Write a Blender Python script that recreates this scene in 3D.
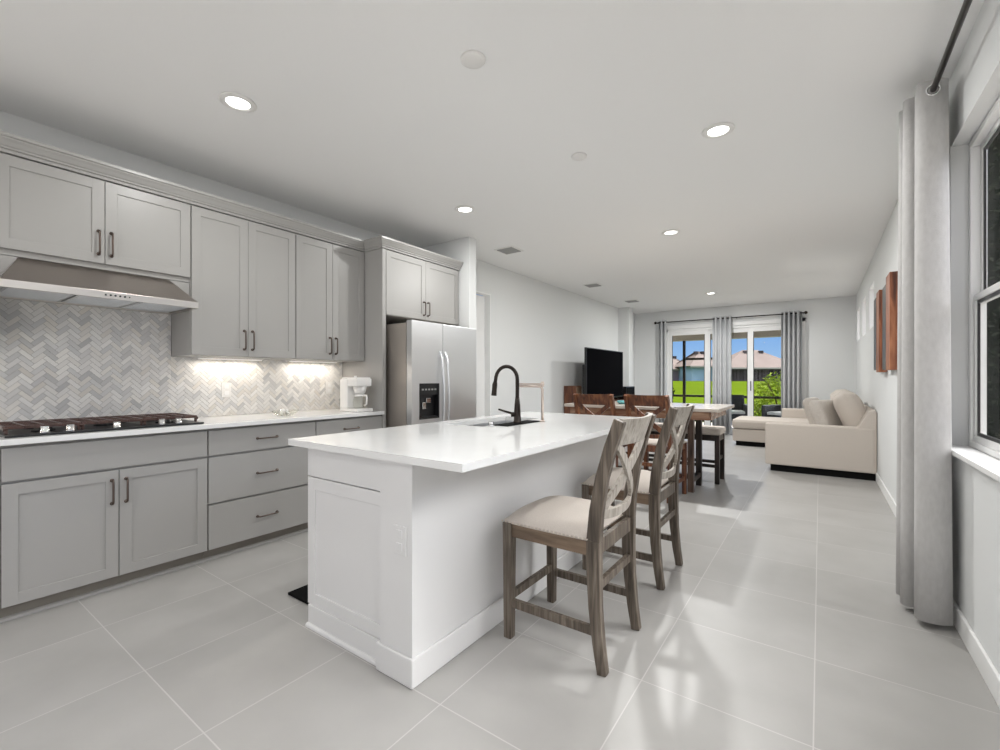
import bpy, bmesh, math, random
from mathutils import Vector, Matrix, Euler
random.seed(7)
for o in list(bpy.data.objects): bpy.data.objects.remove(o, do_unlink=True)
SC = bpy.context.scene
COL = SC.collection
R = math.radians
PI = math.pi

# ---------------------------------------------------------------- camera
cd = bpy.data.cameras.new('camera'); cam = bpy.data.objects.new('camera', cd); COL.objects.link(cam)
cam.location = (0, 0, 1.215)
cam.rotation_euler = (R(90), 0, math.atan2(320, 450))
cd.sensor_width = 36; cd.sensor_fit = 'HORIZONTAL'; cd.lens = 450 / 1000 * 36
cd.shift_y = 0.003
cd.clip_start = 0.05; cd.clip_end = 400
SC.camera = cam

# ---------------------------------------------------------------- world, sun, exposure
SC.view_settings.view_transform = 'Standard'
SC.view_settings.look = 'None'
SC.view_settings.gamma = 1
SC.view_settings.use_curve_mapping = False
SC.view_settings.exposure = -0.16
SKYB = 0.75          # radiance of the hazy cloud cover towards the front of the house
W = bpy.data.worlds.new('sky'); SC.world = W; W.use_nodes = True
nt = W.node_tree; nt.nodes.clear()
out = nt.nodes.new('ShaderNodeOutputWorld'); bg = nt.nodes.new('ShaderNodeBackground')
tc = nt.nodes.new('ShaderNodeTexCoord'); sp = nt.nodes.new('ShaderNodeSeparateXYZ')
nt.links.new(tc.outputs['Generated'], sp.inputs[0])
rz = nt.nodes.new('ShaderNodeValToRGB')            # elevation: pale at the horizon, blue above
rz.color_ramp.elements[0].position = 0.0; rz.color_ramp.elements[0].color = (0.42, 0.66, 0.95, 1)
rz.color_ramp.elements[1].position = 0.14; rz.color_ramp.elements[1].color = (0.14, 0.38, 0.88, 1)
_e = rz.color_ramp.elements.new(0.24); _e.color = (0.30, 0.50, 0.90, 1)
_e = rz.color_ramp.elements.new(0.45); _e.color = (1, 1, 1, 1)
gn = nt.nodes.new('ShaderNodeMapRange')            # bright cloud deck high up
gn.inputs['From Min'].default_value = 0.22; gn.inputs['From Max'].default_value = 0.5; gn.inputs['To Min'].default_value = 1.0; gn.inputs['To Max'].default_value = 7.0
nt.links.new(sp.outputs[2], gn.inputs['Value'])
nt.links.new(sp.outputs[2], rz.inputs[0])
mr = nt.nodes.new('ShaderNodeMapRange')            # hazy white cloud cover towards the front of the house
mr.inputs['From Min'].default_value = 0.35; mr.inputs['From Max'].default_value = -0.25
nt.links.new(sp.outputs[1], mr.inputs['Value'])
mx = nt.nodes.new('ShaderNodeMix'); mx.data_type = 'RGBA'
mx.inputs[7].default_value = (SKYB, SKYB*1.0, SKYB*1.06, 1)
nt.links.new(mr.outputs[0], mx.inputs[0]); nt.links.new(rz.outputs[0], mx.inputs[6])
vs = nt.nodes.new('ShaderNodeVectorMath'); vs.operation = 'SCALE'
nt.links.new(rz.outputs[0], vs.inputs[0]); nt.links.new(gn.outputs[0], vs.inputs['Scale']); nt.links.new(vs.outputs[0], mx.inputs[6])
xr = nt.nodes.new('ShaderNodeMapRange')            # sky scaled up on the right-hand side to add light through those windows
xr.inputs['From Min'].default_value = 0.1; xr.inputs['From Max'].default_value = 0.7; xr.inputs['To Min'].default_value = 1.0; xr.inputs['To Max'].default_value = 2.8
nt.links.new(sp.outputs[0], xr.inputs['Value'])
v2 = nt.nodes.new('ShaderNodeVectorMath'); v2.operation = 'SCALE'
nt.links.new(mx.outputs[2], v2.inputs[0]); nt.links.new(xr.outputs[0], v2.inputs['Scale']); nt.links.new(v2.outputs[0], bg.inputs[0]); bg.inputs[1].default_value = 1.0
nt.links.new(bg.outputs[0], out.inputs[0])

sl = bpy.data.lights.new('sun', 'SUN'); sun = bpy.data.objects.new('sun', sl); COL.objects.link(sun)
sl.energy = 1.0; sl.angle = R(1.5); sl.color = (1, .96, .9)
sun.rotation_euler = Vector((0.45, 0.75, -1.25)).to_track_quat('-Z', 'Y').to_euler()
sun.location = (-3, -6, 9)

DOWN_W = 13.5       # watts of each recessed kitchen lamp
DOWN_W2 = 70.0      # watts of each recessed lamp over the dining table and living area
UNDER_W = 1.4       # watts of each under-cabinet lamp

# ---------------------------------------------------------------- materials
def mat(name, col, rough=.5, metal=0, noise=None, bump=None, spec=None, emit=None, coat=0):
    """noise=(scale, amount, second colour, (sx,sy,sz)), bump=(scale, strength)"""
    m = bpy.data.materials.new(name); m.use_nodes = True
    n = m.node_tree; b = n.nodes['Principled BSDF']
    b.inputs['Base Color'].default_value = (*col, 1)
    b.inputs['Roughness'].default_value = rough; b.inputs['Metallic'].default_value = metal
    if spec is not None: b.inputs['Specular IOR Level'].default_value = spec
    if coat: b.inputs['Coat Weight'].default_value = coat; b.inputs['Coat Roughness'].default_value = .08
    t = n.nodes.new('ShaderNodeTexCoord')
    if noise:
        sc, am, c2, st = noise
        mp = n.nodes.new('ShaderNodeMapping'); mp.inputs['Scale'].default_value = st
        no = n.nodes.new('ShaderNodeTexNoise'); no.inputs['Scale'].default_value = sc; no.inputs['Detail'].default_value = 6
        cr = n.nodes.new('ShaderNodeValToRGB'); cr.color_ramp.elements[0].position = .5 - am; cr.color_ramp.elements[1].position = .5 + am
        cr.color_ramp.elements[0].color = (*col, 1); cr.color_ramp.elements[1].color = (*c2, 1)
        n.links.new(t.outputs['Object'], mp.inputs[0]); n.links.new(mp.outputs[0], no.inputs[0])
        n.links.new(no.outputs[0], cr.inputs[0]); n.links.new(cr.outputs[0], b.inputs['Base Color'])
    if bump:
        nb = n.nodes.new('ShaderNodeTexNoise'); nb.inputs['Scale'].default_value = bump[0]; nb.inputs['Detail'].default_value = 3
        bp = n.nodes.new('ShaderNodeBump'); bp.inputs['Strength'].default_value = bump[1]; bp.inputs['Distance'].default_value = .01
        n.links.new(t.outputs['Object'], nb.inputs[0]); n.links.new(nb.outputs[0], bp.inputs['Height']); n.links.new(bp.outputs[0], b.inputs['Normal'])
    if emit:
        b.inputs['Emission Color'].default_value = (*emit[0], 1); b.inputs['Emission Strength'].default_value = emit[1]
    return m

def glass_mat(name, tint=(1, 1, 1), ior=1.18, rough=0.0):
    m = bpy.data.materials.new(name); m.use_nodes = True; n = m.node_tree; n.nodes.clear()
    o = n.nodes.new('ShaderNodeOutputMaterial'); t = n.nodes.new('ShaderNodeBsdfTransparent'); t.inputs[0].default_value = (*tint, 1)
    g = n.nodes.new('ShaderNodeBsdfGlossy'); g.inputs['Roughness'].default_value = rough
    f = n.nodes.new('ShaderNodeFresnel')
    ge = n.nodes.new('ShaderNodeNewGeometry'); ir = n.nodes.new('ShaderNodeMapRange'); ir.inputs['To Min'].default_value = ior; ir.inputs['To Max'].default_value = 1/ior
    n.links.new(ge.outputs['Backfacing'], ir.inputs['Value']); n.links.new(ir.outputs[0], f.inputs[0])
    mm = n.nodes.new('ShaderNodeMixShader')
    n.links.new(f.outputs[0], mm.inputs[0]); n.links.new(t.outputs[0], mm.inputs[1]); n.links.new(g.outputs[0], mm.inputs[2])
    n.links.new(mm.outputs[0], o.inputs[0]); return m

def wood_mat(name, c1, c2, c3, rough=.45, st=(14, 14, 1.2), sc=2.2):
    m = bpy.data.materials.new(name); m.use_nodes = True; n = m.node_tree; b = n.nodes['Principled BSDF']
    t = n.nodes.new('ShaderNodeTexCoord'); mp = n.nodes.new('ShaderNodeMapping'); mp.inputs['Scale'].default_value = st
    no = n.nodes.new('ShaderNodeTexNoise'); no.inputs['Scale'].default_value = sc; no.inputs['Detail'].default_value = 8; no.inputs['Distortion'].default_value = .6
    cr = n.nodes.new('ShaderNodeValToRGB'); e = cr.color_ramp.elements
    e[0].position = .3; e[0].color = (*c1, 1); e[1].position = .72; e[1].color = (*c3, 1)
    k = cr.color_ramp.elements.new(.5); k.color = (*c2, 1)
    n.links.new(t.outputs['Object'], mp.inputs[0]); n.links.new(mp.outputs[0], no.inputs[0]); n.links.new(no.outputs[0], cr.inputs[0])
    n.links.new(cr.outputs[0], b.inputs['Base Color']); b.inputs['Roughness'].default_value = rough
    bp = n.nodes.new('ShaderNodeBump'); bp.inputs['Strength'].default_value = .25; bp.inputs['Distance'].default_value = .004
    n.links.new(no.outputs[0], bp.inputs['Height']); n.links.new(bp.outputs[0], b.inputs['Normal'])
    return m

def tile_mat():
    m = bpy.data.materials.new('floor_tile'); m.use_nodes = True; n = m.node_tree; b = n.nodes['Principled BSDF']
    t = n.nodes.new('ShaderNodeTexCoord'); s = n.nodes.new('ShaderNodeSeparateXYZ'); n.links.new(t.outputs['Object'], s.inputs[0])
    def M(op, a, bb=None):
        k = n.nodes.new('ShaderNodeMath'); k.operation = op
        for i, v in enumerate((a, bb)):
            if v is None: continue
            if isinstance(v, (int, float)): k.inputs[i].default_value = v
            else: n.links.new(v, k.inputs[i])
        return k.outputs[0]
    def line(o, off, size):
        u = M('DIVIDE', M('SUBTRACT', o, off), size)
        f = M('FRACT', M('ADD', u, 100.5)); d = M('ABSOLUTE', M('SUBTRACT', f, .5))
        return M('LESS_THAN', d,   .0022 / size), M('FLOOR', M('ADD', u, 100.0))
    lx, ix = line(s.outputs[0], -.018, .567); ly, iy = line(s.outputs[1], .668, .568)
    g = M('MAXIMUM', lx, ly)
    cid = n.nodes.new('ShaderNodeCombineXYZ'); n.links.new(ix, cid.inputs[0]); n.links.new(iy, cid.inputs[1])
    wn = n.nodes.new('ShaderNodeTexWhiteNoise'); n.links.new(cid.outputs[0], wn.inputs[0])
    ad = n.nodes.new('ShaderNodeVectorMath'); ad.operation = 'ADD'; n.links.new(t.outputs['Object'], ad.inputs[0])
    scv = n.nodes.new('ShaderNodeVectorMath'); scv.operation = 'SCALE'; scv.inputs['Scale'].default_value = 9; n.links.new(wn.outputs['Color'], scv.inputs[0]); n.links.new(scv.outputs[0], ad.inputs[1])
    no = n.nodes.new('ShaderNodeTexNoise'); no.inputs['Scale'].default_value = 2.6; no.inputs['Detail'].default_value = 5; n.links.new(ad.outputs[0], no.inputs[0])
    cr = n.nodes.new('ShaderNodeValToRGB'); cr.color_ramp.elements[0].position = .3; cr.color_ramp.elements[1].position = .75
    cr.color_ramp.elements[0].color = (.355, .345, .33, 1); cr.color_ramp.elements[1].color = (.415, .405, .39, 1)
    n.links.new(no.outputs[0], cr.inputs[0])
    mx = n.nodes.new('ShaderNodeMix'); mx.data_type = 'RGBA'; mx.inputs[7].default_value = (.52, .505, .49, 1)
    n.links.new(g, mx.inputs[0]); n.links.new(cr.outputs[0], mx.inputs[6]); n.links.new(mx.outputs[2], b.inputs['Base Color'])
    b.inputs['Roughness'].default_value = .38
    bp = n.nodes.new('ShaderNodeBump'); bp.inputs['Strength'].default_value = .25; bp.inputs['Distance'].default_value = .002; bp.invert = True
    n.links.new(g, bp.inputs['Height']); n.links.new(bp.outputs[0], b.inputs['Normal'])
    return m

def island_random(name, cols, rough):
    m = bpy.data.materials.new(name); m.use_nodes = True; n = m.node_tree; b = n.nodes['Principled BSDF']
    g = n.nodes.new('ShaderNodeNewGeometry'); cr = n.nodes.new('ShaderNodeValToRGB'); e = cr.color_ramp.elements
    for i, c in enumerate(cols):
        p = i / (len(cols) - 1)
        k = e[0] if i == 0 else e[len(e) - 1] if i == len(cols) - 1 else e.new(p)
        k.position = p; k.color = (*c, 1)
    n.links.new(g.outputs['Random Per Island'], cr.inputs[0]); n.links.new(cr.outputs[0], b.inputs['Base Color'])
    if rough > .55: b.inputs['Specular IOR Level'].default_value = .05
    b.inputs['Roughness'].default_value = rough
    return m

def steel_mat(name, col, rough, st):
    m = mat(name, col, rough, 1.0)
    n = m.node_tree; b = n.nodes['Principled BSDF']
    t = n.nodes.new('ShaderNodeTexCoord'); mp = n.nodes.new('ShaderNodeMapping'); mp.inputs['Scale'].default_value = st
    no = n.nodes.new('ShaderNodeTexNoise'); no.inputs['Scale'].default_value = 3; no.inputs['Detail'].default_value = 4
    r = n.nodes.new('ShaderNodeMapRange'); r.inputs['To Min'].default_value = rough - .02; r.inputs['To Max'].default_value = rough + .03
    n.links.new(t.outputs['Object'], mp.inputs[0]); n.links.new(mp.outputs[0], no.inputs[0]); n.links.new(no.outputs[0], r.inputs[0]); n.links.new(r.outputs[0], b.inputs['Roughness'])
    return m

WALL = mat('wall_paint', (.74, .75, .745), .75, bump=(160, .03))
CEIL = mat('ceiling_paint', (.88, .88, .875), .85, bump=(90, .05))
TRIM = mat('white_trim', (.86, .86, .85), .4)
FLOOR = tile_mat()
CAB = mat('greige_cabinet_paint', (.36, .352, .338), .36)
CABIN = mat('cabinet_interior', (.10, .09, .08), .7)
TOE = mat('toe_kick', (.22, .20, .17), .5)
ISL = mat('white_cabinet_paint', (.76, .755, .75), .36)
QUARTZ = mat('white_quartz', (.80, .80, .79), .09, noise=(5, .3, (.84, .84, .83), (1, 1, 1)))
BRONZE = mat('bronze_pull', (.13, .10, .085), .3, .9)
STEEL = steel_mat('stainless_steel', (.76, .77, .78), .34, (1, 70, .6))
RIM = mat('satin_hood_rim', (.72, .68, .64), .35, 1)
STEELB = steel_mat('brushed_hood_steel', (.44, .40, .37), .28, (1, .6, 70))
FSIDE = mat('fridge_side_grey', (.42, .38, .34), .4, .5)
BLACK = mat('black_plastic', (.008, .008, .009), .35)
SCREEN = mat('tv_screen', (.006, .006, .007), .4, spec=0.0)
DARK = mat('dark_bronze_metal', (.035, .028, .024), .3, .8)
IRON = mat('cast_iron', (.05, .03, .025), .35, noise=(30, .3, (.10, .05, .04), (1, 1, 1)))
COPPER = mat('brushed_champagne_metal', (.66, .56, .50), .28, .85)
CHROME = mat('chrome', (.8, .8, .8), .12, 1)
TILE = island_random('marble_mosaic', [(.72, .70, .67), (.82, .81, .79), (.58, .575, .57), (.80, .785, .76), (.50, .50, .50), (.84, .83, .81), (.68, .65, .60), (.80, .79, .77), (.62, .62, .615), (.84, .83, .80), (.74, .71, .66)], .45)
GROUT = mat('tile_grout', (.50, .49, .47), .8)
WOOD = wood_mat('grey_brown_wood', (.05, .037, .027), (.12, .095, .072), (.24, .20, .16), .5, st=(28, 28, 2))  # grey of the window sheen is mixed into the brown stool wood
WOODX = wood_mat('pale_sheen_wood', (.23, .20, .165), (.40, .36, .31), (.52, .48, .43), .5, st=(28, 28, 2))  # pale sheen on the window-facing stool backs, put into the colour
WOODB = wood_mat('brown_wood_no_sheen', (.085, .056, .035), (.19, .13, .085), (.30, .22, .15), .5, st=(1.2, 8, 10))  # stool aprons: tone as seen away from the window sheen, put into colour
RED = wood_mat('red_brown_wood', (.045, .015, .009), (.12, .04, .018), (.27, .11, .045), .38)
REDH = wood_mat('red_brown_table_wood', (.09, .03, .018), (.24, .13, .08), (.40, .27, .18), .22, st=(1.2, 10, 10))
TTOP = wood_mat('pale_table_wood', (.48, .42, .36), (.56, .50, .44), (.62, .57, .51), .16, st=(1.0, 9, 9))
ARTW = wood_mat('orange_brown_reclaimed_wood', (.08, .022, .010), (.28, .095, .04), (.50, .21, .10), .5)
BROWN = wood_mat('dark_brown_wood', (.04, .026, .02), (.10, .065, .048), (.19, .13, .10), .4)
BLKWOOD = wood_mat('dark_espresso_wood', (.010, .006, .005), (.022, .018, .014), (.06, .035, .028), .35)
LINEN = mat('cream_linen', (.60, .54, .49), .9, noise=(220, .25, (.68, .62, .56), (1, 1, 1)), bump=(400, .2))
NAIL = mat('nailhead', (.75, .68, .6), .3, .7)
SOFA = mat('cream_sofa_fabric', (.54, .485, .43), .95, noise=(180, .3, (.60, .54, .485), (1, 1, 1)), bump=(300, .2))
PILLOW = mat('pillow_fabric', (.52, .475, .43), .95, noise=(60, .3, (.64, .60, .55), (1, 1, 1)), bump=(260, .3))
CURT = mat('grey_linen_curtain', (.52, .51, .50), .9, noise=(60, .35, (.62, .61, .60), (1, 1, .4)), bump=(300, .2))
CURTF = mat('grey_curtain', (.52, .53, .54), .9, noise=(60, .35, (.60, .61, .62), (1, 1, .4)))
GLASS = glass_mat('window_glass')
SCREENG = glass_mat('screened_window_glass', (.93, .93, .93), 1.04)
CLEAR = glass_mat('clear_glass', (.97, .97, .95))
MATBLK = mat('black_rubber', (.006, .006, .006), .8, spec=.1)
WHITEP = mat('white_plastic', (.80, .79, .77), .3)
VENT = mat('vent_grey', (.34, .34, .33), .5)
LED = mat('led_lens', (1, 1, 1), .4, emit=((1, .98, .94), 9))
LEDU = mat('under_cabinet_led', (1, 1, 1), .4, emit=((1, .90, .76), 1))
STUCCO = mat('patio_stucco', (.40, .36, .31), .8)
SOFFIT = mat('lanai_soffit', (.42, .38, .33), .8)
CONC = mat('patio_paver', (.45, .42, .38), .8, noise=(6, .3, (.5, .47, .43), (1, 1, 1)))
GRASS = mat('lawn_grass', (.055, .090, .006), .9, noise=(.35, .3, (.085, .122, .008), (1, 1, 1)), bump=(20, .5), spec=0)
ROOF = mat('pale_terracotta_roof', (.20, .165, .15), .8, noise=(.5, .3, (.24, .20, .185), (1, 1, 1)), spec=0)
HBLUE = mat('blue_stucco', (.22, .34, .48), .8, spec=0)
HPINK = mat('lilac_stucco', (.26, .22, .29), .8, spec=0)
HGREY = mat('shaded_house_grey', (.03, .027, .03), .8, noise=(.6, .15, (.09, .08, .09), (6, 6, .3)), spec=0)  # porch shade is put into this near-black colour
HWHITE = mat('white_fascia', (.25, .25, .25), .7, spec=0)
HWIN = mat('dark_house_window', (.03, .05, .06), .1)
LEAF = island_random('shrub_leaf', [(.14, .22, .02), (.24, .33, .03), (.34, .42, .06), (.10, .17, .03)], .6)
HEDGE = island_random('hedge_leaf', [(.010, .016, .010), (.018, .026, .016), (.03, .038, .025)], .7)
WICKER = mat('dark_wicker', (.03, .032, .04), .6, bump=(90, .5))
TEAL = mat('teal_glaze', (.10, .30, .32), .25)
PAPER = mat('pale_blue_card', (.55, .68, .78), .5)

# ---------------------------------------------------------------- mesh helpers
def NB(): return bmesh.new()
def box(bm, x0, x1, y0, y1, z0, z1, bev=0):
    if x0 > x1: x0, x1 = x1, x0
    if y0 > y1: y0, y1 = y1, y0
    if z0 > z1: z0, z1 = z1, z0
    v = [bm.verts.new(p) for p in ((x0,y0,z0),(x1,y0,z0),(x1,y1,z0),(x0,y1,z0),(x0,y0,z1),(x1,y0,z1),(x1,y1,z1),(x0,y1,z1))]
    fs = [bm.faces.new([v[i] for i in q]) for q in ((0,3,2,1),(4,5,6,7),(0,1,5,4),(1,2,6,5),(2,3,7,6),(3,0,4,7))]
    if bev > 0:
        es = list({e for f in fs for e in f.edges})
        bmesh.ops.bevel(bm, geom=es, offset=bev, segments=2, profile=.6, affect='EDGES')
def prism(bm, pts, axis, a, b):
    """pts 2D polygon; axis 'x': pts=(y,z); 'y': pts=(x,z); 'z': pts=(x,y)"""
    def P(p, t): return (t, p[0], p[1]) if axis == 'x' else (p[0], t, p[1]) if axis == 'y' else (p[0], p[1], t)
    va = [bm.verts.new(P(p, a)) for p in pts]; vb = [bm.verts.new(P(p, b)) for p in pts]
    n = len(pts); fs = [bm.faces.new(va), bm.faces.new(vb[::-1])]
    for i in range(n): fs.append(bm.faces.new((va[i], vb[i], vb[(i+1) % n], va[(i+1) % n])))
    bmesh.ops.recalc_face_normals(bm, faces=fs)
def beam(bm, pts, w, h, up=(0, 0, 1), bev=0):
    """rectangular bar following pts; w across, h along 'up'-ish; w,h may be lists"""
    pts = [Vector(p) for p in pts]; n = len(pts); rings = []
    for i, p in enumerate(pts):
        d = (pts[min(i+1, n-1)] - pts[max(i-1, 0)]).normalized()
        s = d.cross(Vector(up)).normalized(); u = s.cross(d).normalized()
        ww = (w[i] if isinstance(w, (list, tuple)) else w) / 2; hh = (h[i] if isinstance(h, (list, tuple)) else h) / 2
        rings.append([bm.verts.new(p + s*a*ww + u*b*hh) for a, b in ((-1,-1),(1,-1),(1,1),(-1,1))])
    fs = [bm.faces.new(rings[0]), bm.faces.new(rings[-1][::-1])]
    for i in range(n-1):
        for k in range(4): fs.append(bm.faces.new((rings[i][k], rings[i+1][k], rings[i+1][(k+1) % 4], rings[i][(k+1) % 4])))
    bmesh.ops.recalc_face_normals(bm, faces=fs)
def tube(bm, pts, r, seg=10, closed=False):
    pts = [Vector(p) for p in pts]; n = len(pts); rings = []; prev = None
    for i, p in enumerate(pts):
        if closed: d = (pts[(i+1) % n] - pts[(i-1) % n]).normalized()
        else: d = (pts[min(i+1, n-1)] - pts[max(i-1, 0)]).normalized()
        if prev is None:
            a = Vector((0, 0, 1)) if abs(d.z) < .9 else Vector((1, 0, 0)); s = d.cross(a).normalized()
        else: s = (prev - d * prev.dot(d)).normalized()
        prev = s; u = d.cross(s); rr = r[i] if isinstance(r, (list, tuple)) else r
        rings.append([bm.verts.new(p + (s*math.cos(2*PI*k/seg) + u*math.sin(2*PI*k/seg)) * rr) for k in range(seg)])
    fs = []
    for i in range(n if closed else n-1):
        A = rings[i]; B = rings[(i+1) % n]
        for k in range(seg): fs.append(bm.faces.new((A[k], A[(k+1) % seg], B[(k+1) % seg], B[k])))
    if not closed: fs += [bm.faces.new(rings[0][::-1]), bm.faces.new(rings[-1])]
    for f in fs: f.smooth = True
    bmesh.ops.recalc_face_normals(bm, faces=fs)
def lathe(bm, prof, c=(0, 0, 0), seg=24, smooth=True):
    """prof list of (r,z)"""
    rings = []
    for r, z in prof: rings.append([bm.verts.new((c[0] + r*math.cos(2*PI*k/seg), c[1] + r*math.sin(2*PI*k/seg), c[2] + z)) for k in range(seg)] if r > 1e-5 else [bm.verts.new((c[0], c[1], c[2] + z))])
    fs = []
    for a, b in zip(rings, rings[1:]):
        for k in range(seg):
            q = (k+1) % seg
            if len(a) == 1 and len(b) == 1: continue
            if len(a) == 1: fs.append(bm.faces.new((a[0], b[k], b[q])))
            elif len(b) == 1: fs.append(bm.faces.new((a[k], a[q], b[0])))
            else: fs.append(bm.faces.new((a[k], a[q], b[q], b[k])))
    for f in fs: f.smooth = smooth
    bmesh.ops.recalc_face_normals(bm, faces=fs)
def pillow(bm, w, h, t, M, n=14, pw=.38):
    """soft cushion, w x h, thickness t, transformed by M (local: x=w, z=h, y=thickness)"""
    g = {}
    for s in (1, -1):
        for i in range(n+1):
            for j in range(n+1):
                u = -1 + 2*i/n; v = -1 + 2*j/n
                e = max(0, (1 - u**4) * (1 - v**4)) ** pw
                edge = i in (0, n) or j in (0, n)
                if edge and s == -1: g[(s, i, j)] = g[(1, i, j)]; continue
                pin = 1 - .05 * (abs(u)**3) * (1 - abs(v)**2) - .05 * (abs(v)**3) * (1 - abs(u)**2)
                rc = 1 - .04 * (u*u*v*v)
                p = Vector((u*w/2*rc*(1 - .04*(1 - v*v)*abs(u)**3), s*t/2*e, v*h/2*rc*(1 - .04*(1 - u*u)*abs(v)**3)))
                g[(s, i, j)] = bm.verts.new(M @ p)
    fs = []
    for s in (1, -1):
        for i in range(n):
            for j in range(n):
                fs.append(bm.faces.new((g[(s,i,j)], g[(s,i+1,j)], g[(s,i+1,j+1)], g[(s,i,j+1)])))
    for f in fs: f.smooth = True
    bmesh.ops.recalc_face_normals(bm, faces=fs)

ROOTS = {}
def root_loc(o):
    while o is not None and o.parent is not None: o = o.parent
    return ROOTS.get(o.name, Vector((0, 0, 0))) if o else Vector((0, 0, 0))
def obj(name, bm, m, parent=None, label=None, bev=0, smooth_angle=None, origin=None):
    if parent is not None: bm.transform(Matrix.Translation(-root_loc(parent)))
    elif origin is not None: bm.transform(Matrix.Translation(-Vector(origin)))
    me = bpy.data.meshes.new(name); bm.to_mesh(me); bm.free()
    o = bpy.data.objects.new(name, me); COL.objects.link(o)
    if m is not None: me.materials.append(m)
    if parent is not None: o.parent = parent
    elif origin is not None: o.location = origin; ROOTS[o.name] = Vector(origin)
    if bev:
        b = o.modifiers.new('bevel', 'BEVEL'); b.width = bev; b.segments = 2; b.limit_method = 'ANGLE'; b.angle_limit = R(40)
    if label: o['label'] = label
    return o
def thing(name, label, cat, loc=(0, 0, 0), group=None):
    o = bpy.data.objects.new(name, None); COL.objects.link(o); o.location = loc; o.empty_display_size = .1
    ROOTS[o.name] = Vector(loc); o['label'] = label; o['category'] = cat
    if group: o['group'] = group
    return o
def tag(o, label, cat, group=None, kind=None):
    o['label'] = label; o['category'] = cat
    if group: o['group'] = group
    if kind: o['kind'] = kind
    return o
def struct(name, bm, m, parent=None, bev=0):
    o = obj(name, bm, m, parent, bev=bev)
    if parent is None: o['kind'] = 'structure'
    return o
def copy_tree(o, parent=None):
    c = o.copy(); COL.objects.link(c); c.parent = parent
    for ch in list(o.children): copy_tree(ch, c)
    return c
def dup(root, loc, rz=0, label=None, group=None):
    c = copy_tree(root); c.location = loc; c.rotation_euler = (0, 0, rz)
    if label: c['label'] = label
    if group: c['group'] = group
    return c

# ---------------------------------------------------------------- room shell
XL, XR, YB, YF, H = -3.87, .550, -2.6, 10.76, 2.765
bm = NB(); box(bm, -4.1, .75, YB, YF + .05, -.1, 0); struct('floor', bm, FLOOR)
bm = NB(); box(bm, -4.1, .75, YB, YF + .15, H, H + .12); struct('ceiling', bm, CEIL)
bm = NB(); box(bm, XL - .15, XL, YB, 3.82, 0, H); struct('wall_left', bm, WALL)
# pier at the refrigerator, then the living room wall
bm = NB(); box(bm, XL - .15, -3.13, 3.82, 3.945, 0, H); struct('wall_pier', bm, WALL, bev=.004)
LX = -3.645
bm = NB()
box(bm, LX - .14, LX, 3.945, 4.10, 0, H); box(bm, LX - .14, LX, 4.10, 4.915, 2.352, H); box(bm, LX - .14, LX, 4.915, 9.64, 0, H)
box(bm, LX - .14, -3.40, 9.64, 9.89, 0, H); box(bm, LX - .14, LX, 9.89, YF, 0, H)
struct('wall_left_living', bm, WALL)
def wall_x(bm, x0, x1, y0, y1, holes):      # wall in a plane of constant x with rectangular holes (ya,yb,za,zb)
    hs = sorted(holes); y = y0
    for ya, yb, za, zb in hs:
        if ya > y: box(bm, x0, x1, y, ya, 0, H)
        if za > 0: box(bm, x0, x1, ya, yb, 0, za)
        box(bm, x0, x1, ya, yb, zb, H); y = yb
    box(bm, x0, x1, y, y1, 0, H)
SW = [(9.77, 10.40), (8.54, 9.18), (7.30, 7.95)]
WY0, WY1, WZ0, WZ1 = .95, 3.245, .868, 2.405
bm = NB(); wall_x(bm, XR, XR + .125, YB, YF, [(WY0, WY1, WZ0, WZ1)] + [(a, b, 1.87, 2.435) for a, b in SW] + [(-2.0, .2, WZ0, WZ1)]); struct('wall_right', bm, WALL)  # last hole is for the unseen window added behind the camera
DX0, DX1, DZ = -2.925, -.31, 2.333
bm = NB()
box(bm, LX - .14, DX0, YF, YF + .15, 0, H); box(bm, DX1, XR + .17, YF, YF + .15, 0, H); box(bm, DX0, DX1, YF, YF + .15, DZ, H)
struct('wall_back', bm, WALL)
# baseboards
def bboard(name, pts, t=.014, h=.105):
    bm = NB()
    for (x0, y0, x1, y1) in pts:
        box(bm, x0, x1, y0, y1, 0, h)
        
    struct(name, bm, TRIM, bev=.004)
bboard('baseboard_right', [(XR - .014, YB, XR - .0005, YF)])
bboard('baseboard_left', [(LX + .0005, 4.95, LX + .014, 9.64), (LX + .0005, 9.89, LX + .014, YF)])
bboard('baseboard_back', [(LX + .015, YF - .014, DX0 - .09, YF - .0005), (DX1 + .09, YF - .014, XR - .015, YF - .0005)])
bboard('baseboard_pier', [(-3.1295, 3.82, -3.116, 3.945)])

# hallway door in the living room wall
d1 = bpy.data.objects.new('door_1', None); COL.objects.link(d1); d1.location = (LX - .1, 4.51, 0); ROOTS['door_1'] = Vector(d1.location); d1['kind'] = 'structure'
bm = NB(); box(bm, LX - .13, LX - .095, 4.12, 4.895, .01, 2.33)
for z0, z1 in ((.25, 1.0), (1.12, 2.12)):
    box(bm, LX - .096, LX - .088, 4.23, 4.79, z0, z1, .003)
obj('door_slab', bm, TRIM, d1)
bm = NB(); box(bm, LX - .094, LX - .0, 4.10, 4.118, 0, 2.352); box(bm, LX - .094, LX, 4.897, 4.915, 0, 2.352); box(bm, LX - .094, LX, 4.118, 4.897, 2.334, 2.352)
obj('door_frame', bm, TRIM, d1)
bm = NB(); box(bm, LX - .094, LX - .06, 4.17, 4.20, .90, 1.0, .002); tube(bm, [(LX - .08, 4.185, .95), (LX - .03, 4.185, .95), (LX - .03, 4.30, .95)], .012); obj('door_handle', bm, DARK, d1)

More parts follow.
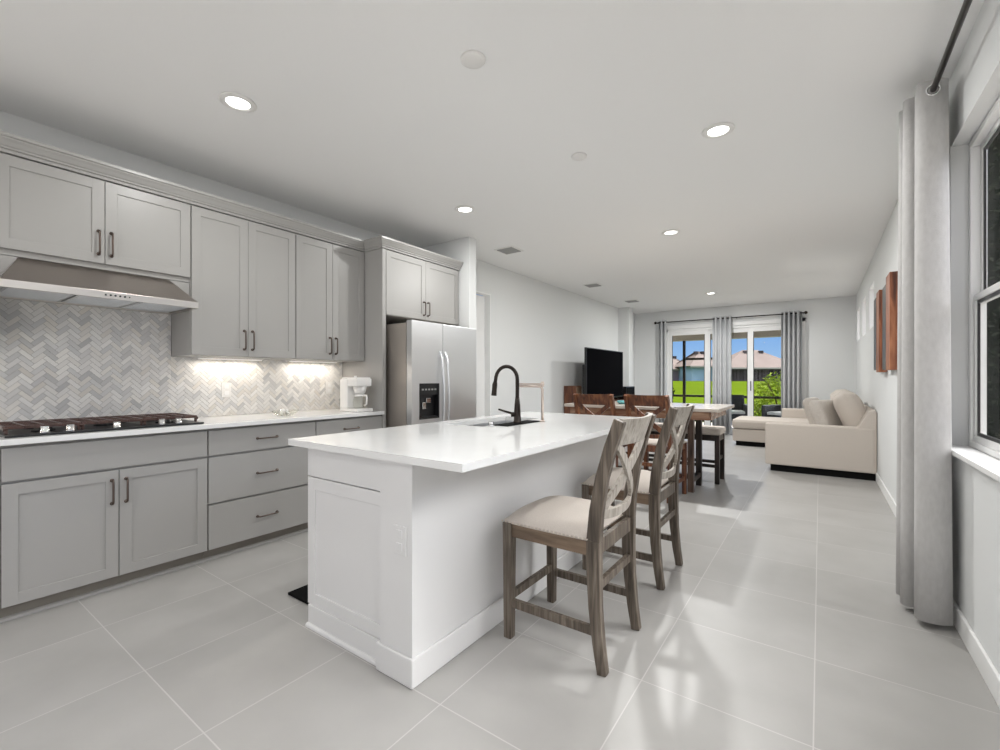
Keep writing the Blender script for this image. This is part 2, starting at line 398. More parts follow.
# near right window: frame, sashes, glass, stool
w1 = bpy.data.objects.new('window_1', None); COL.objects.link(w1); w1.location = (XR + .12, 2.0, WZ0); ROOTS['window_1'] = Vector(w1.location); w1['kind'] = 'structure'
def rect_frame(bm, x0, x1, ya, yb, za, zb, w):
    box(bm, x0, x1, ya, yb, za, za + w); box(bm, x0, x1, ya, yb, zb - w, zb)
    box(bm, x0, x1, ya, ya + w, za + w, zb - w); box(bm, x0, x1, yb - w, yb, za + w, zb - w)
bm = NB(); rect_frame(bm, XR + .066, XR + .124, WY0, WY1, WZ0 + .002, WZ1, .03); box(bm, XR + .07, XR + .122, 2.02, 2.10, WZ0, WZ1); obj('window_frame', bm, TRIM, w1, bev=.003)
for (a, b) in ((WY0 + .03, 2.02), (2.10, WY1 - .03)):
    bm = NB(); rect_frame(bm, XR + .076, XR + .098, a, b, WZ0 + .03, 1.63, .032); s = obj('sash', bm, TRIM, w1, bev=.003)
    bm = NB(); rect_frame(bm, XR + .100, XR + .120, a, b, 1.585, WZ1 - .03, .03); s2 = obj('sash', bm, TRIM, w1, bev=.003)
    bm = NB(); rect_frame(bm, XR + .084, XR + .092, a + .032, b - .032, WZ0 + .062, 1.598, .016); obj('glazing_gasket', bm, BLACK, s)
    bm = NB(); rect_frame(bm, XR + .106, XR + .113, a + .03, b - .03, 1.615, WZ1 - .06, .016); obj('glazing_gasket', bm, BLACK, s2)
    bm = NB(); box(bm, XR + .086, XR + .090, a + .032, b - .032, WZ0 + .062, 1.598); obj('glass_pane', bm, SCREENG, s)
    bm = NB(); box(bm, XR + .108, XR + .111, a + .03, b - .03, 1.615, WZ1 - .06); obj('glass_pane', bm, SCREENG, s2)
bm = NB(); box(bm, XR - .035, XR + .066, WY0 - .03, WY1 + .03, WZ0 - .022, WZ0 + .002, .004); struct('trim_window_stool', bm, TRIM)
for i, (a, b) in enumerate(SW):
    bm = NB(); rect_frame(bm, XR + .085, XR + .12, a, b, 1.87, 2.435, .03); rect_frame(bm, XR + .001, XR + .086, a, b, 1.87, 2.435, .008); w = struct('window_%d' % (i + 2), bm, TRIM)
    bm = NB(); box(bm, XR + .10, XR + .104, a + .03, b - .03, 1.90, 2.405); obj('glass_pane', bm, GLASS, w)
bm = NB(); rect_frame(bm, XR + .07, XR + .12, -2.0, .2, WZ0, WZ1, .05); box(bm, XR + .08, XR + .11, -.93, -.87, WZ0, WZ1); struct('window_5', bm, TRIM)  # unseen window behind the camera, added to let in more daylight

# sliding glass door
d2 = bpy.data.objects.new('door_2', None); COL.objects.link(d2); d2.location = (-1.57, YF + .05, 0); ROOTS['door_2'] = Vector(d2.location); d2['kind'] = 'structure'
bm = NB(); y0 = YF + .0
box(bm, DX0, DX0 + .05, y0 + .02, YF + .14, 0, DZ); box(bm, DX1 - .05, DX1, y0 + .02, YF + .14, 0, DZ); box(bm, DX0, DX1, y0 + .02, YF + .14, DZ - .05, DZ); box(bm, DX0, DX1, y0 + .02, YF + .14, 0, .03)
obj('door_frame', bm, TRIM, d2, bev=.004)
pw = (DX1 - DX0 - .1) / 3
for k in range(3):
    xa = DX0 + .05 + k*pw - (.03 if k else 0); xb = DX0 + .05 + (k+1)*pw + (.03 if k < 2 else 0)
    ya = YF + (.035 + .03*(k % 2)); yb = ya + .025
    bm = NB(); w = .085
    box(bm, xa, xa + w, ya, yb, .03, DZ - .05); box(bm, xb - w, xb, ya, yb, .03, DZ - .05); box(bm, xa + w, xb - w, ya, yb, .03, .14); box(bm, xa + w, xb - w, ya, yb, DZ - .14, DZ - .05)
    p = obj('door_panel', bm, TRIM, d2, bev=.003)
    bm = NB()
    for (c, dd) in ((xa + w, .012), (xb - w - .012, .012)): box(bm, c, c + dd, ya + .006, yb - .006, .14, DZ - .14)
    obj('glazing_gasket', bm, BLACK, p)
    bm = NB(); box(bm, xa + w, xb - w, ya + .010, ya + .014, .14, DZ - .14); obj('glass_pane', bm, GLASS, p)
    if k == 2:
        bm = NB(); tube(bm, [(xa + .04, ya - .03, .95), (xa + .04, ya - .03, 1.15)], .008, 8); box(bm, xa + .032, xa + .048, ya - .03, ya, .96, .975); box(bm, xa + .032, xa + .048, ya - .03, ya, 1.125, 1.14); obj('door_handle', bm, BLACK, p)
bm = NB(); cy = YF - .018
box(bm, DX0 - .08, DX0 + .0, cy, YF - .0005, 0, DZ + .08); box(bm, DX1, DX1 + .08, cy, YF - .0005, 0, DZ + .08); box(bm, DX0 - .08, DX1 + .08, cy, YF - .0005, DZ, DZ + .08)
struct('trim_sliding_door', bm, TRIM, bev=.004)

# ---------------------------------------------------------------- kitchen cabinets on the left wall
BF = -3.265          # face of base doors
UF = -3.515          # face of upper doors
def pull(parent, x, y0, z0, y1, z1):
    """bronze arched bar pull on a face looking towards +x"""
    bm = NB(); o = .028
    d = Vector((0, y1 - y0, z1 - z0)).normalized() * .012
    p0 = Vector((x, y0, z0)); p1 = Vector((x, y1, z1)); ox = Vector((o, 0, 0))
    tube(bm, [p0 + Vector((-.002, 0, 0)), p0 + ox*.7, p0 + ox + d*.6, p0 + ox + d*1.6, p1 + ox - d*1.6, p1 + ox - d*.6, p1 + ox*.7, p1 + Vector((-.002, 0, 0))], .0055, 8)
    for p in (p0, p1): tube(bm, [p + Vector((-.001, 0, 0)), p + Vector((.005, 0, 0))], .010, 10)
    return obj('handle', bm, BRONZE, parent)
def shaker(bm, xf, y0, y1, z0, z1, w=.058, t=.02):
    """shaker door, face at xf looking towards +x"""
    xb = xf - t; e = .0015
    box(bm, xb, xf, y0, y0 + w, z0, z1); box(bm, xb, xf, y1 - w, y1, z0, z1)
    box(bm, xb, xf, y0 + w - e, y1 - w + e, z0, z0 + w); box(bm, xb, xf, y0 + w - e, y1 - w + e, z1 - w, z1)
    box(bm, xb, xf - .0065, y0 + w - e, y1 - w + e, z0 + w - e, z1 - w + e)
def door(parent, xf, y0, y1, z0, z1, hy=None, hz=None, m=CAB, name='door'):
    bm = NB(); shaker(bm, xf, y0, y1, z0, z1); d = obj(name, bm, m, parent, bev=.0015)
    if hy is not None: pull(d, xf, hy, hz[0], hy, hz[1])
    return d
def slab(parent, xf, y0, y1, z0, z1, handle=True, name='drawer', t=.02):
    bm = NB(); box(bm, xf - t, xf, y0, y1, z0, z1, .002); d = obj(name, bm, CAB, parent)
    if handle:
        c = (y0 + y1) / 2; z = (z0 + z1) / 2 + (0 if z1 - z0 < .2 else .0); pull(d, xf, c - .07, z, c + .07, z)
    return d
G = .004
def base_body(t, y0, y1):
    bm = NB(); box(bm, XL + .001, BF - .021, y0 + .001, y1 - .001, .10, .883); o = obj('cabinet_body', bm, CAB, t)
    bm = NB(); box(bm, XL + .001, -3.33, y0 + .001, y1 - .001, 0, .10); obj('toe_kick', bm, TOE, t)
def base_doors(y0, y1, label, loc):
    t = thing('base_cabinet', label, 'cabinet', loc); base_body(t, y0, y1); m = (y0 + y1) / 2
    slab(t, BF, y0 + G, y1 - G, .703, .868, False, 'false_drawer_front')
    door(t, BF, y0 + G, m - .002, .085, .69, m - .032, (.505, .635)); door(t, BF, m + .002, y1 - G, .085, .69, m + .032, (.505, .635))
    return t
base_doors(-.54, .376, 'greige base cabinet at the very left edge of the photo, left of the cooktop', (-3.56, -.08, 0))
base_doors(.376, 1.293, 'greige two-door base cabinet directly under the gas cooktop', (-3.56, .834, 0))
t = thing('base_cabinet', 'greige base cabinet with three wide drawers, right of the cooktop cabinet', 'cabinet', (-3.56, 1.68, 0)); base_body(t, 1.293, 2.068)
slab(t, BF, 1.293 + G, 2.068 - G, .703, .868); slab(t, BF, 1.293 + G, 2.068 - G, .388, .69); slab(t, BF, 1.293 + G, 2.068 - G, .085, .375)
t = thing('base_cabinet', 'greige drawer cabinet below the white coffee maker, next to the fridge panel', 'cabinet', (-3.56, 2.39, 0)); base_body(t, 2.068, 2.731)
slab(t, BF, 2.068 + G, 2.731 - G, .703, .868); slab(t, BF, 2.068 + G, 2.731 - G, .388, .69); slab(t, BF, 2.068 + G, 2.731 - G, .085, .375)
bm = NB(); prism(bm, [(-3.3295, 0), (-3.312, 0), (-3.314, .012), (-3.3215, .018), (-3.3295, .019)], 'y', -.54, 2.731); struct('trim_shoe_molding', bm, CAB)

bm = NB(); box(bm, XL + .001, -3.235, -.54, 2.733, .884, .914, .003)
tag(obj('kitchen_countertop', bm, QUARTZ), 'long white quartz worktop on the greige base cabinets along the left wall', 'countertop')

# backsplash, herringbone mosaic
def herringbone(y0, y1, rects):
    """real little tiles, laid at 45 degrees; rects (ya,yb,za,zb) joined"""
    bm = NB(); L, w, g = .075, .025, .0020
    cs, sn = math.cos(PI/4), math.sin(PI/4); 
    tiles = []
    for i in range(-70, 150):
        for j in range(-60, 60):
            # herringbone lattice: horizontal tile at (i, j) steps
            a = j * w + i * L * 0; 
            px = j * w + i * 2 * L; py = j * w
            tiles.append((px, py, L, w)); tiles.append((px + L, py - L + w, w, L))
    ca = ((y0 + y1) / 2, 1.3)
    for (px, py, lw, lh) in tiles:
        cx = px + lw/2; cy = py + lh/2
        u = ca[0] + (cx*cs - cy*sn); v = ca[1] + (cx*sn + cy*cs)
        if not any(ya - .05 < u < yb + .05 and za - .05 < v < zb + .05 for ya, yb, za, zb in rects): continue
        q = []
        for sx, sy in ((g/2, g/2), (lw - g/2, g/2), (lw - g/2, lh - g/2), (g/2, lh - g/2)):
            X = px + sx; Y = py + sy
            q.append((ca[0] + (X*cs - Y*sn), ca[1] + (X*sn + Y*cs)))
        for ya, yb, za, zb in rects:      # clip polygon to rect
            poly = q
            for ax, lim, sg in ((0, ya, 1), (0, yb, -1), (1, za, 1), (1, zb, -1)):
                outp = []
                for k in range(len(poly)):
                    A = poly[k]; B = poly[(k+1) % len(poly)]
                    ia = (A[ax] - lim) * sg >= 0; ib = (B[ax] - lim) * sg >= 0
                    if ia: outp.append(A)
                    if ia != ib:
                        tt = (lim - A[ax]) / (B[ax] - A[ax]); outp.append((A[0] + (B[0]-A[0])*tt, A[1] + (B[1]-A[1])*tt))
                poly = outp
                if len(poly) < 3: break
            if len(poly) < 3: continue
            top = [bm.verts.new((XL + .010, p[0], p[1])) for p in poly]
            bot = [bm.verts.new((XL + .0065, p[0], p[1])) for p in poly]
            try:
                bm.faces.new(top)
                for k in range(len(poly)): bm.faces.new((top[k], bot[k], bot[(k+1) % len(poly)], top[(k+1) % len(poly)]))
            except ValueError: pass
    bmesh.ops.recalc_face_normals(bm, faces=bm.faces[:])
    for f in bm.faces:
        if abs(f.normal.x) > .9 and f.normal.x < 0: f.normal_flip()
    return bm
RC = [(-.5, .385, .915, 1.371), (.385, 1.285, .915, 1.70), (1.285, 2.73, .915, 1.371)]
bs = thing('backsplash', 'marble herringbone mosaic backsplash between the worktop and the upper cabinets', 'backsplash', (XL, 1.1, .915))
bm = NB()
for ya, yb, za, zb in RC: box(bm, XL + .0008, XL + .007, ya, yb, za, zb)
obj('grout_bed', bm, GROUT, bs)
obj('mosaic_tiles', herringbone(-.5, 2.73, RC), TILE, bs)

# upper cabinets
def upper(y0, y1, z0, label, hz, body_z0=None, zt=2.407, xf=UF, name='upper_cabinet'):
    t = thing(name, label, 'cabinet', ((XL + xf) / 2, (y0 + y1) / 2, z0))
    bm = NB(); box(bm, XL + .001, xf - .021, y0 + .001, y1 - .001, body_z0 or z0, zt); obj('cabinet_body', bm, CAB, t, bev=.001)
    m = (y0 + y1) / 2
    door(t, xf, y0 + G, m - .0015, z0 + .004, zt - .006, m - .03, hz); door(t, xf, m + .0015, y1 - G, z0 + .004, zt - .006, m + .03, hz)
    return t
upper(-.54, .376, 1.372, 'tall greige upper cabinet at the extreme left, left of the range hood', (1.43, 1.57))
upper(.376, 1.287, 1.900, 'short greige two-door upper cabinet mounted above the range hood', (1.957, 2.093), body_z0=1.872)
upper(1.287, 2.045, 1.372, 'tall greige two-door upper cabinet immediately right of the range hood', (1.43, 1.567))
upper(2.045, 2.731, 1.372, 'tall greige two-door upper cabinet above the coffee maker', (1.43, 1.567))
# refrigerator surround: panel, over-fridge cabinet
PX = -3.265
bm = NB(); box(bm, XL + .001, PX, 2.7345, 2.774, 0, 2.407)
tag(obj('refrigerator_side_panel', bm, CAB, bev=.001), 'tall greige panel standing between the worktop and the refrigerator', 'panel')
upper(2.776, 3.805, 1.80, 'deep greige two-door cabinet over the refrigerator', (1.85, 1.98), xf=PX, zt=2.407)
# crown molding
prof = [(-.02, 2.408), (.010, 2.408), (.012, 2.424), (.022, 2.426), (.023, 2.434), (.030, 2.440), (.042, 2.458), (.052, 2.470), (.053, 2.476), (.061, 2.478), (.061, 2.495), (-.02, 2.495)]
path = [(UF, -.54), (UF, 2.7345), (PX, 2.7345), (PX, 3.81)]
def crown(bm, prof, path):
    n = len(path); rings = []
    for i, p in enumerate(path):
        p = Vector((*p, 0)); ns = []
        for a, b in ((i-1, i), (i, i+1)):
            if 0 <= a and b < n:
                d = (Vector((*path[b], 0)) - Vector((*path[a], 0))).normalized(); ns.append(Vector((d.y, -d.x, 0)))
        if len(ns) == 1: nn = ns[0]
        else: s = ns[0] + ns[1]; nn = s / (s.length_squared / 2)
        rings.append([bm.verts.new((p.x + nn.x*o, p.y + nn.y*o, z)) for o, z in prof])
    fs = [bm.faces.new(rings[0]), bm.faces.new(rings[-1][::-1])]
    for a, b in zip(rings, rings[1:]):
        for k in range(len(prof)): q = (k+1) % len(prof); fs.append(bm.faces.new((a[k], b[k], b[q], a[q])))
    bmesh.ops.recalc_face_normals(bm, faces=fs)
bm = NB(); crown(bm, prof, path)
tag(obj('crown_molding', bm, CAB), 'stepped greige crown molding running along the tops of the upper cabinets', 'molding')

# under-cabinet lamps
for yc, lab in ((-.08, 'slim under-cabinet light at the far left beside the hood'), (1.666, 'slim under-cabinet light beneath the upper cabinet right of the hood'), (2.376, 'slim under-cabinet light shining down behind the coffee maker')):
    t = thing('under_cabinet_light', lab, 'light', (-3.78, yc, 1.372), 'under-cabinet lights')
    bm = NB(); box(bm, -3.80, -3.76, yc - .24, yc + .24, 1.361, 1.3715, .003); obj('housing', bm, WHITEP, t)
    bm = NB(); box(bm, -3.792, -3.768, yc - .23, yc + .23, 1.3585, 1.3612); obj('lens', bm, LEDU, t)
    l = bpy.data.lights.new('lamp', 'AREA'); l.shape = 'RECTANGLE'; l.size = .02; l.size_y = .46; l.energy = UNDER_W; l.color = (1, .90, .78)
    lo = bpy.data.objects.new('lamp', l); COL.objects.link(lo); lo.parent = t; lo.location = (0, 0, -.019)

# range hood
t = thing('range_hood', 'stainless steel under-cabinet range hood over the gas cooktop', 'range hood', (-3.62, .83, 1.66))
ya, yb = .388, 1.276; xw = XL + .012; xf = -3.37
bm = NB()
v = [bm.verts.new(p) for p in ((xw, ya, 1.717), (xf, ya, 1.717), (xf, yb, 1.717), (xw, yb, 1.717), (xw, ya + .085, 1.868), (-3.53, ya + .085, 1.868), (-3.53, yb - .11, 1.868), (xw, yb - .11, 1.868))]
for q in ((0,3,2,1),(4,5,6,7),(0,1,5,4),(1,2,6,5),(2,3,7,6),(3,0,4,7)): bm.faces.new([v[i] for i in q])
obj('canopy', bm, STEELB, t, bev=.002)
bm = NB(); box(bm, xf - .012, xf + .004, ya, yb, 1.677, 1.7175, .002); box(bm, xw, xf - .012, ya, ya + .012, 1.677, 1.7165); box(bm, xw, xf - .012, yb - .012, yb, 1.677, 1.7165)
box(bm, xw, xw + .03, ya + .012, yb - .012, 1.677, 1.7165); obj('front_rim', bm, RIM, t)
for k in range(3):
    a = ya + .02 + k*.285; bm = NB(); box(bm, xw + .04, xf - .02, a, a + .275, 1.684, 1.69, .002)
    for s in range(9): box(bm, xw + .06 + s*.044, xw + .075 + s*.044, a + .015, a + .26, 1.681, 1.685)
    obj('filter', bm, STEEL, t)
for k in range(6):
    bm = NB(); tube(bm, [(xf + .003, .80 + k*.022, 1.697), (xf + .0065, .80 + k*.022, 1.697)], .0055 if k != 5 else .004, 10); obj('button', bm, BLACK, t)
bm = NB(); box(bm, XL + .012, UF - .025, .38, ya + .087, 1.7185, 1.870); box(bm, XL + .012, UF - .025, yb - .108, 1.285, 1.7185, 1.870); box(bm, XL+.012, UF - .04, ya + .087, yb - .108, 1.869, 1.8715)
obj('side_filler', bm, CAB, t)

# gas cooktop
t = thing('gas_cooktop', 'black gas cooktop with cast iron grates and silver knobs set in the left worktop', 'cooktop', (-3.55, .84, .914))
bm = NB(); box(bm, -3.81, -3.30, .395, 1.285, .9145, .926, .004); obj('cooktop_tray', bm, BLACK, t)
burn = [(-3.70, .56), (-3.47, .56), (-3.57, .84), (-3.70, 1.12), (-3.47, 1.12)]
for bx, by in burn:
    bm = NB(); lathe(bm, [(0, .926), (.05, .926), (.048, .935), (.036, .937), (.036, .944), (.03, .947), (0, .947)], (bx, by, 0), 20); obj('burner', bm, BLACK, t)
for g0, g1 in ((.405, .695), (.70, .98), (.985, 1.275)):
    bm = NB(); xa, xb = -3.80, -3.385; z = .958
    for yy in (g0, g1): beam(bm, [(xa, yy, z - .012), (xa + .02, yy, z), (xb - .02, yy, z), (xb, yy, z - .012)], .012, .016)
    for xx in (xa + .012, xb - .012): beam(bm, [(xx, g0, z), (xx, g1, z)], .012, .016)
    for fr in (.25, .5, .75): beam(bm, [(xa, g0 + (g1-g0)*fr, z), (xb, g0 + (g1-g0)*fr, z)], .010, .016)
    for xx in (-3.70, -3.59, -3.48): beam(bm, [(xx, g0, z), (xx, g1, z)], .010, .016)
    for xx in (xa + .008, xb - .008):
        for yy in (g0 + .006, g1 - .006): box(bm, xx - .008, xx + .008, yy - .006, yy + .006, .926, z)
    obj('grate', bm, IRON, t, bev=.002)
for yk in (.545, .645, .845, 1.065, 1.155):
    bm = NB(); lathe(bm, [(0, .926), (.021, .926), (.021, .930), (.018, .932), (.017, .952), (.014, .956), (0, .956)], (-3.345, yk, 0), 18); box(bm, -3.348, -3.342, yk - .016, yk + .016, .954, .960, .001); obj('knob', bm, CHROME, t)

# outlets in the backsplash and on the island
def outlet(x, y, z, label, axis='x'):
    t = thing('wall_outlet', label, 'outlet', (x, y, z), None)
    bm = NB(); f = NB()
    if axis == 'x':
        box(bm, x, x + .006, y - .036, y + .036, z - .058, z + .058, .002)
        for dz in (-.026, .026): box(f, x + .0055, x + .009, y - .017, y + .017, z + dz - .016, z + dz + .016, .001)
    else:
        box(bm, x - .036, x + .036, y - .006, y, z - .058, z + .058, .002)
        for dz in (-.026, .026): box(f, x - .017, x + .017, y - .009, y - .0055, z + dz - .016, z + dz + .016, .001)
    obj('cover_plate', bm, WHITEP if axis == 'x' else ISL, t); obj('receptacle', f, TRIM if axis == 'x' else ISL, t)
outlet(XL + .0105, 1.658, 1.12, 'white wall outlet on the mosaic backsplash, nearer the cooktop')
outlet(XL + .0105, 2.58, 1.12, 'white wall outlet on the mosaic backsplash just left of the coffee maker')

# white coffee maker
t = thing('coffee_maker', 'white drip coffee maker with a glass carafe at the fridge end of the worktop', 'coffee maker', (-3.42, 2.57, .914))
cx, cy, z0 = -3.42, 2.57, .915
bm = NB(); box(bm, cx - .13, cx + .12, cy - .085, cy + .085, z0, z0 + .028, .006); obj('base_plate', bm, WHITEP, t)
bm = NB(); box(bm, cx - .13, cx - .02, cy - .085, cy + .085, z0 + .028, z0 + .29, .01); obj('water_tank', bm, WHITEP, t)
bm = NB(); box(bm, cx - .03, cx + .11, cy - .08, cy + .08, z0 + .225, z0 + .295, .01); lathe(bm, [(0, .16), (.045, .16), (.062, .226), (0, .226)], (cx + .045, cy, z0), 20); obj('brew_basket', bm, WHITEP, t)
bm = NB(); box(bm, cx - .12, cx + .10, cy - .075, cy + .075, z0 + .292, z0 + .305, .005); tube(bm, [(cx - .02, cy, z0 + .303), (cx - .02, cy, z0 + .32)], .012); obj('lid', bm, WHITEP, t)
bm = NB(); lathe(bm, [(0, .03), (.052, .03), (.062, .06), (.062, .09), (.048, .135), (.045, .145)], (cx + .045, cy, z0), 24); ca = obj('carafe', bm, CLEAR, t)
bm = NB(); lathe(bm, [(0, .158), (.03, .157), (.048, .15), (.05, .142), (.05, .135), (0, .138)], (cx + .045, cy, z0), 24); obj('carafe_lid', bm, WHITEP, ca)
bm = NB(); tube(bm, [(cx + .093, cy, z0 + .142), (cx + .135, cy, z0 + .145), (cx + .142, cy, z0 + .12), (cx + .138, cy, z0 + .07), (cx + .11, cy, z0 + .055)], .008); obj('carafe_handle', bm, WHITEP, ca)
# glass dish on the worktop
t = thing('glass_dish', 'shallow oval glass dish of white wrapped sweets on the left worktop', 'dish', (-3.47, 1.93, .914))
bm = NB(); lathe(bm, [(0, .0015), (.06, .0015), (.085, .02), (.10, .042), (.098, .043), (.08, .022), (.058, .006), (0, .006)], (0, 0, 0), 28)
bmesh.ops.scale(bm, vec=(.75, 1.1, 1), verts=bm.verts); bm.transform(Matrix.Translation((-3.47, 1.93, .9145))); obj('bowl', bm, CLEAR, t)
bm = NB()
for k in range(9):
    a = random.uniform(0, 6.28); rr = random.uniform(.01, .05)
    M = Matrix.Translation((-3.47 + rr*math.cos(a)*.7, 1.93 + rr*math.sin(a), .935 + random.uniform(0, .018))) @ Euler((random.uniform(0, 3), random.uniform(0, 3), random.uniform(0, 3))).to_matrix().to_4x4()
    b0 = len(bm.verts); pillow(bm, .038, .022, .014, M, 4)
o = obj('wrapped_sweets', bm, WHITEP, t); o['kind'] = 'stuff'

# ---------------------------------------------------------------- refrigerator
t = thing('refrigerator', 'stainless side-by-side refrigerator with a black ice and water dispenser', 'refrigerator', (-3.43, 3.29, 0))
FX = -2.99; fa, fb, fs_ = 2.835, 3.775, 3.245; ft = 1.74
bm = NB(); box(bm, -3.84, -3.07, fa + .006, fb - .006, .04, ft - .02, .004); obj('case', bm, FSIDE, t)
bm = NB(); box(bm, -3.8, -3.10, fa + .02, fb - .02, 0, .045); obj('base_grille', bm, BLACK, t)
bm = NB()
dy0, dy1, dz0, dz1 = 2.932, 3.192, .832, 1.165
x0, x1 = -3.055, FX
box(bm, x0, x1, fa, dy0, .09, ft); box(bm, x0, x1, dy1, fs_ - .003, .09, ft); box(bm, x0, x1, dy0, dy1, .09, dz0); box(bm, x0, x1, dy0, dy1, dz1, ft); box(bm, x0, x1 - .05, dy0, dy1, dz0, dz1)
bmesh.ops.remove_doubles(bm, verts=bm.verts, dist=1e-5)
dl = obj('door', bm, STEEL, t)
bm = NB(); box(bm, x0, x1, fs_ + .003, fb, .09, ft, .008); dr = obj('door', bm, STEEL, t)
for (yy, dd) in ((fs_ - .035, dl), (fs_ + .035, dr)):
    bm = NB(); pts = []
    for k in range(15):
        s = k / 14; z = .55 + s * .92; bow = math.sin(PI * s) ** .5 if 0 < s < 1 else 0
        pts.append((FX - .002 + .055 * bow, yy, z))
    tube(bm, pts, .011, 10); obj('handle', bm, STEEL, dd)
bm = NB(); rect_frame(bm, FX - .048, FX + .004, dy0 + .0005, dy1 - .0005, dz0 + .0005, dz1 - .0005, .014)
box(bm, FX - .049, FX - .004, dy0 + .012, dy1 - .012, dz1 - .11, dz1 - .012); box(bm, FX - .0495, FX - .046, dy0 + .01, dy1 - .01, dz0 + .01, dz1 - .1); box(bm, FX - .048, FX - .006, dy0 + .012, dy1 - .012, dz0 + .012, dz0 + .022)
di = obj('dispenser', bm, BLACK, dl)
bm = NB(); box(bm, FX - .046, FX - .018, 3.04, 3.10, dz0 + .15, dz0 + .195, .004); box(bm, FX - .046, FX - .03, 3.0, 3.05, dz0 + .09, dz0 + .155, .006); obj('paddle', bm, CHROME, di)
bm = NB()
for k in range(5): box(bm, FX - .0045, FX - .003, 2.965 + k*.042, 2.99 + k*.042, dz1 - .065, dz1 - .05)
obj('control_buttons', bm, VENT, di)

# ---------------------------------------------------------------- island
IX0, IX1, IY0, IY1 = -2.065, -1.305, 1.255, 3.40
t = thing('kitchen_island', 'white paneled kitchen island carrying the sink, in the middle of the floor', 'kitchen island', ((IX0 + IX1) / 2, 2.3, 0))
bm = NB()
box(bm, IX0 + .02, IX1 - .09, IY0 + .03, IY1 - .005, .0, .60)                     # hollow top part for the sink
box(bm, IX0 + .02, IX1 - .09, IY0 + .03, 2.10, .60, .883); box(bm, IX0 + .02, IX1 - .09, 2.98, IY1 - .005, .60, .883)
obj('cabinet_body', bm, ISL, t)
bm = NB(); box(bm, IX1 - .09, IX1, IY0 + .10, IY1, 0, .883); box(bm, IX1 - .19, IX1, IY0 - .015, IY0 + .10, 0, .883); obj('seating_side_wall', bm, ISL, t)
bm = NB(); prism(bm, [(IX1 - .1905, IY0 + .03), (IX1 - .205, IY0 + .03), (IX1 - .205, IY0 - .028), (IX1 + .013, IY0 - .028), (IX1 + .013, IY1), (IX1 + .0004, IY1), (IX1 + .0004, IY0 - .0154), (IX1 - .1905, IY0 - .0154)], 'z', 0.0005, .115); obj('baseboard', bm, ISL, t, bev=.005)
# end panel facing -y : drawer-like rail above, shaker panel below
bm = NB(); e0, e1 = IX0 + .0, IX1 - .192
box(bm, e0, e1, IY0 + .008, IY0 + .03, .734, .882); obj('end_panel_top', bm, ISL, t, bev=.002)
bm = NB(); w = .06; ez0, ez1 = .105, .729
box(bm, e0, e0 + w, IY0 + .008, IY0 + .03, ez0, ez1); box(bm, e1 - w*.3, e1, IY0 + .008, IY0 + .03, ez0, ez1); box(bm, e0 + w, e1 - w*.3, IY0 + .008, IY0 + .03, ez1 - w, ez1); box(bm, e0 + w, e1 - w*.3, IY0 + .008, IY0 + .03, ez0, ez0 + w)
box(bm, e0 + w - .002, e1 - w*.3 + .002, IY0 + .015, IY0 + .03, ez0 + w - .002, ez1 - w + .002); obj('end_panel', bm, ISL, t, bev=.002)
bm = NB(); box(bm, e0 + .012, e1, IY0 + .002, IY0 + .03, 0, .104); prism(bm, [(IY0 + .0018, 0), (IY0 - .014, 0), (IY0 - .012, .012), (IY0 - .004, .018), (IY0 + .0018, .018)], 'x', e0 + .012, e1 - .02); obj('end_base', bm, ISL, t, bev=.002)
bm = NB(); box(bm, IX0 + .0, IX0 + .0195, IY0 + .031, IY1 - .004, .10, .875)
obj('kitchen_side_front', bm, ISL, t)
bm = NB(); box(bm, IX1 - .196, IX1 + .004, IY0 - .018, IY0 + .10, .862, .8835, .003); obj('pilaster_cap', bm, ISL, t)
outlet(-1.372, IY0 - .0155, .565, 'white outlet on the end post of the white island', 'y')

SX0, SX1, SY0, SY1 = -2.01, -1.70, 2.20, 2.90
bm = NB(); cx0, cx1, cy0, cy1 = -2.14, -1.018, 1.205, 3.44
# countertop with a sink cut-out
for (a, b, c, d) in ((cx0, SX0, cy0, cy1), (SX1, cx1, cy0, cy1), (SX0, SX1, cy0, SY0), (SX0, SX1, SY1, cy1)):
    v = [[bm.verts.new((x, y, z)) for x, y in ((a, c), (b, c), (b, d), (a, d))] for z in (.884, .914)]
    bm.faces.new(v[0][::-1]); bm.faces.new(v[1])
    sides = {0: c, 1: b, 2: d, 3: a}
    for k in range(4):
        outer = (k == 0 and c == cy0) or (k == 2 and d == cy1) or (k == 1 and b == cx1) or (k == 3 and a == cx0)
        inner = (k == 1 and b == SX0) or (k == 3 and a == SX1) or (k == 2 and d == SY0) or (k == 0 and c == SY1)
        if (k in (1, 3)) and (a == cx0 or b == cx1) or outer or inner:
            bm.faces.new((v[0][k], v[0][(k+1) % 4], v[1][(k+1) % 4], v[1][k]))
bmesh.ops.recalc_face_normals(bm, faces=bm.faces[:])
tag(obj('island_countertop', bm, QUARTZ), 'thick white quartz worktop overhanging the island, with sink and faucet', 'countertop')
# sink
t = thing('kitchen_sink', 'stainless undermount sink basin in the island worktop', 'sink', ((SX0 + SX1) / 2, (SY0 + SY1) / 2, .68))
bm = NB(); e = .006
box(bm, SX0 - e, SX0, SY0 - e, SY1 + e, .69, .8835); box(bm, SX1, SX1 + e, SY0 - e, SY1 + e, .69, .8835); box(bm, SX0, SX1, SY0 - e, SY0, .69, .8835); box(bm, SX0, SX1, SY1, SY1 + e, .69, .8835); box(bm, SX0 - e, SX1 + e, SY0 - e, SY1 + e, .684, .69)
obj('basin', bm, STEEL, t)
bm = NB(); lathe(bm, [(0, .6905), (.035, .6905), (.04, .693), (.045, .6905)], ((SX0 + SX1) / 2, 2.55, 0), 20); obj('drain', bm, CHROME, t)
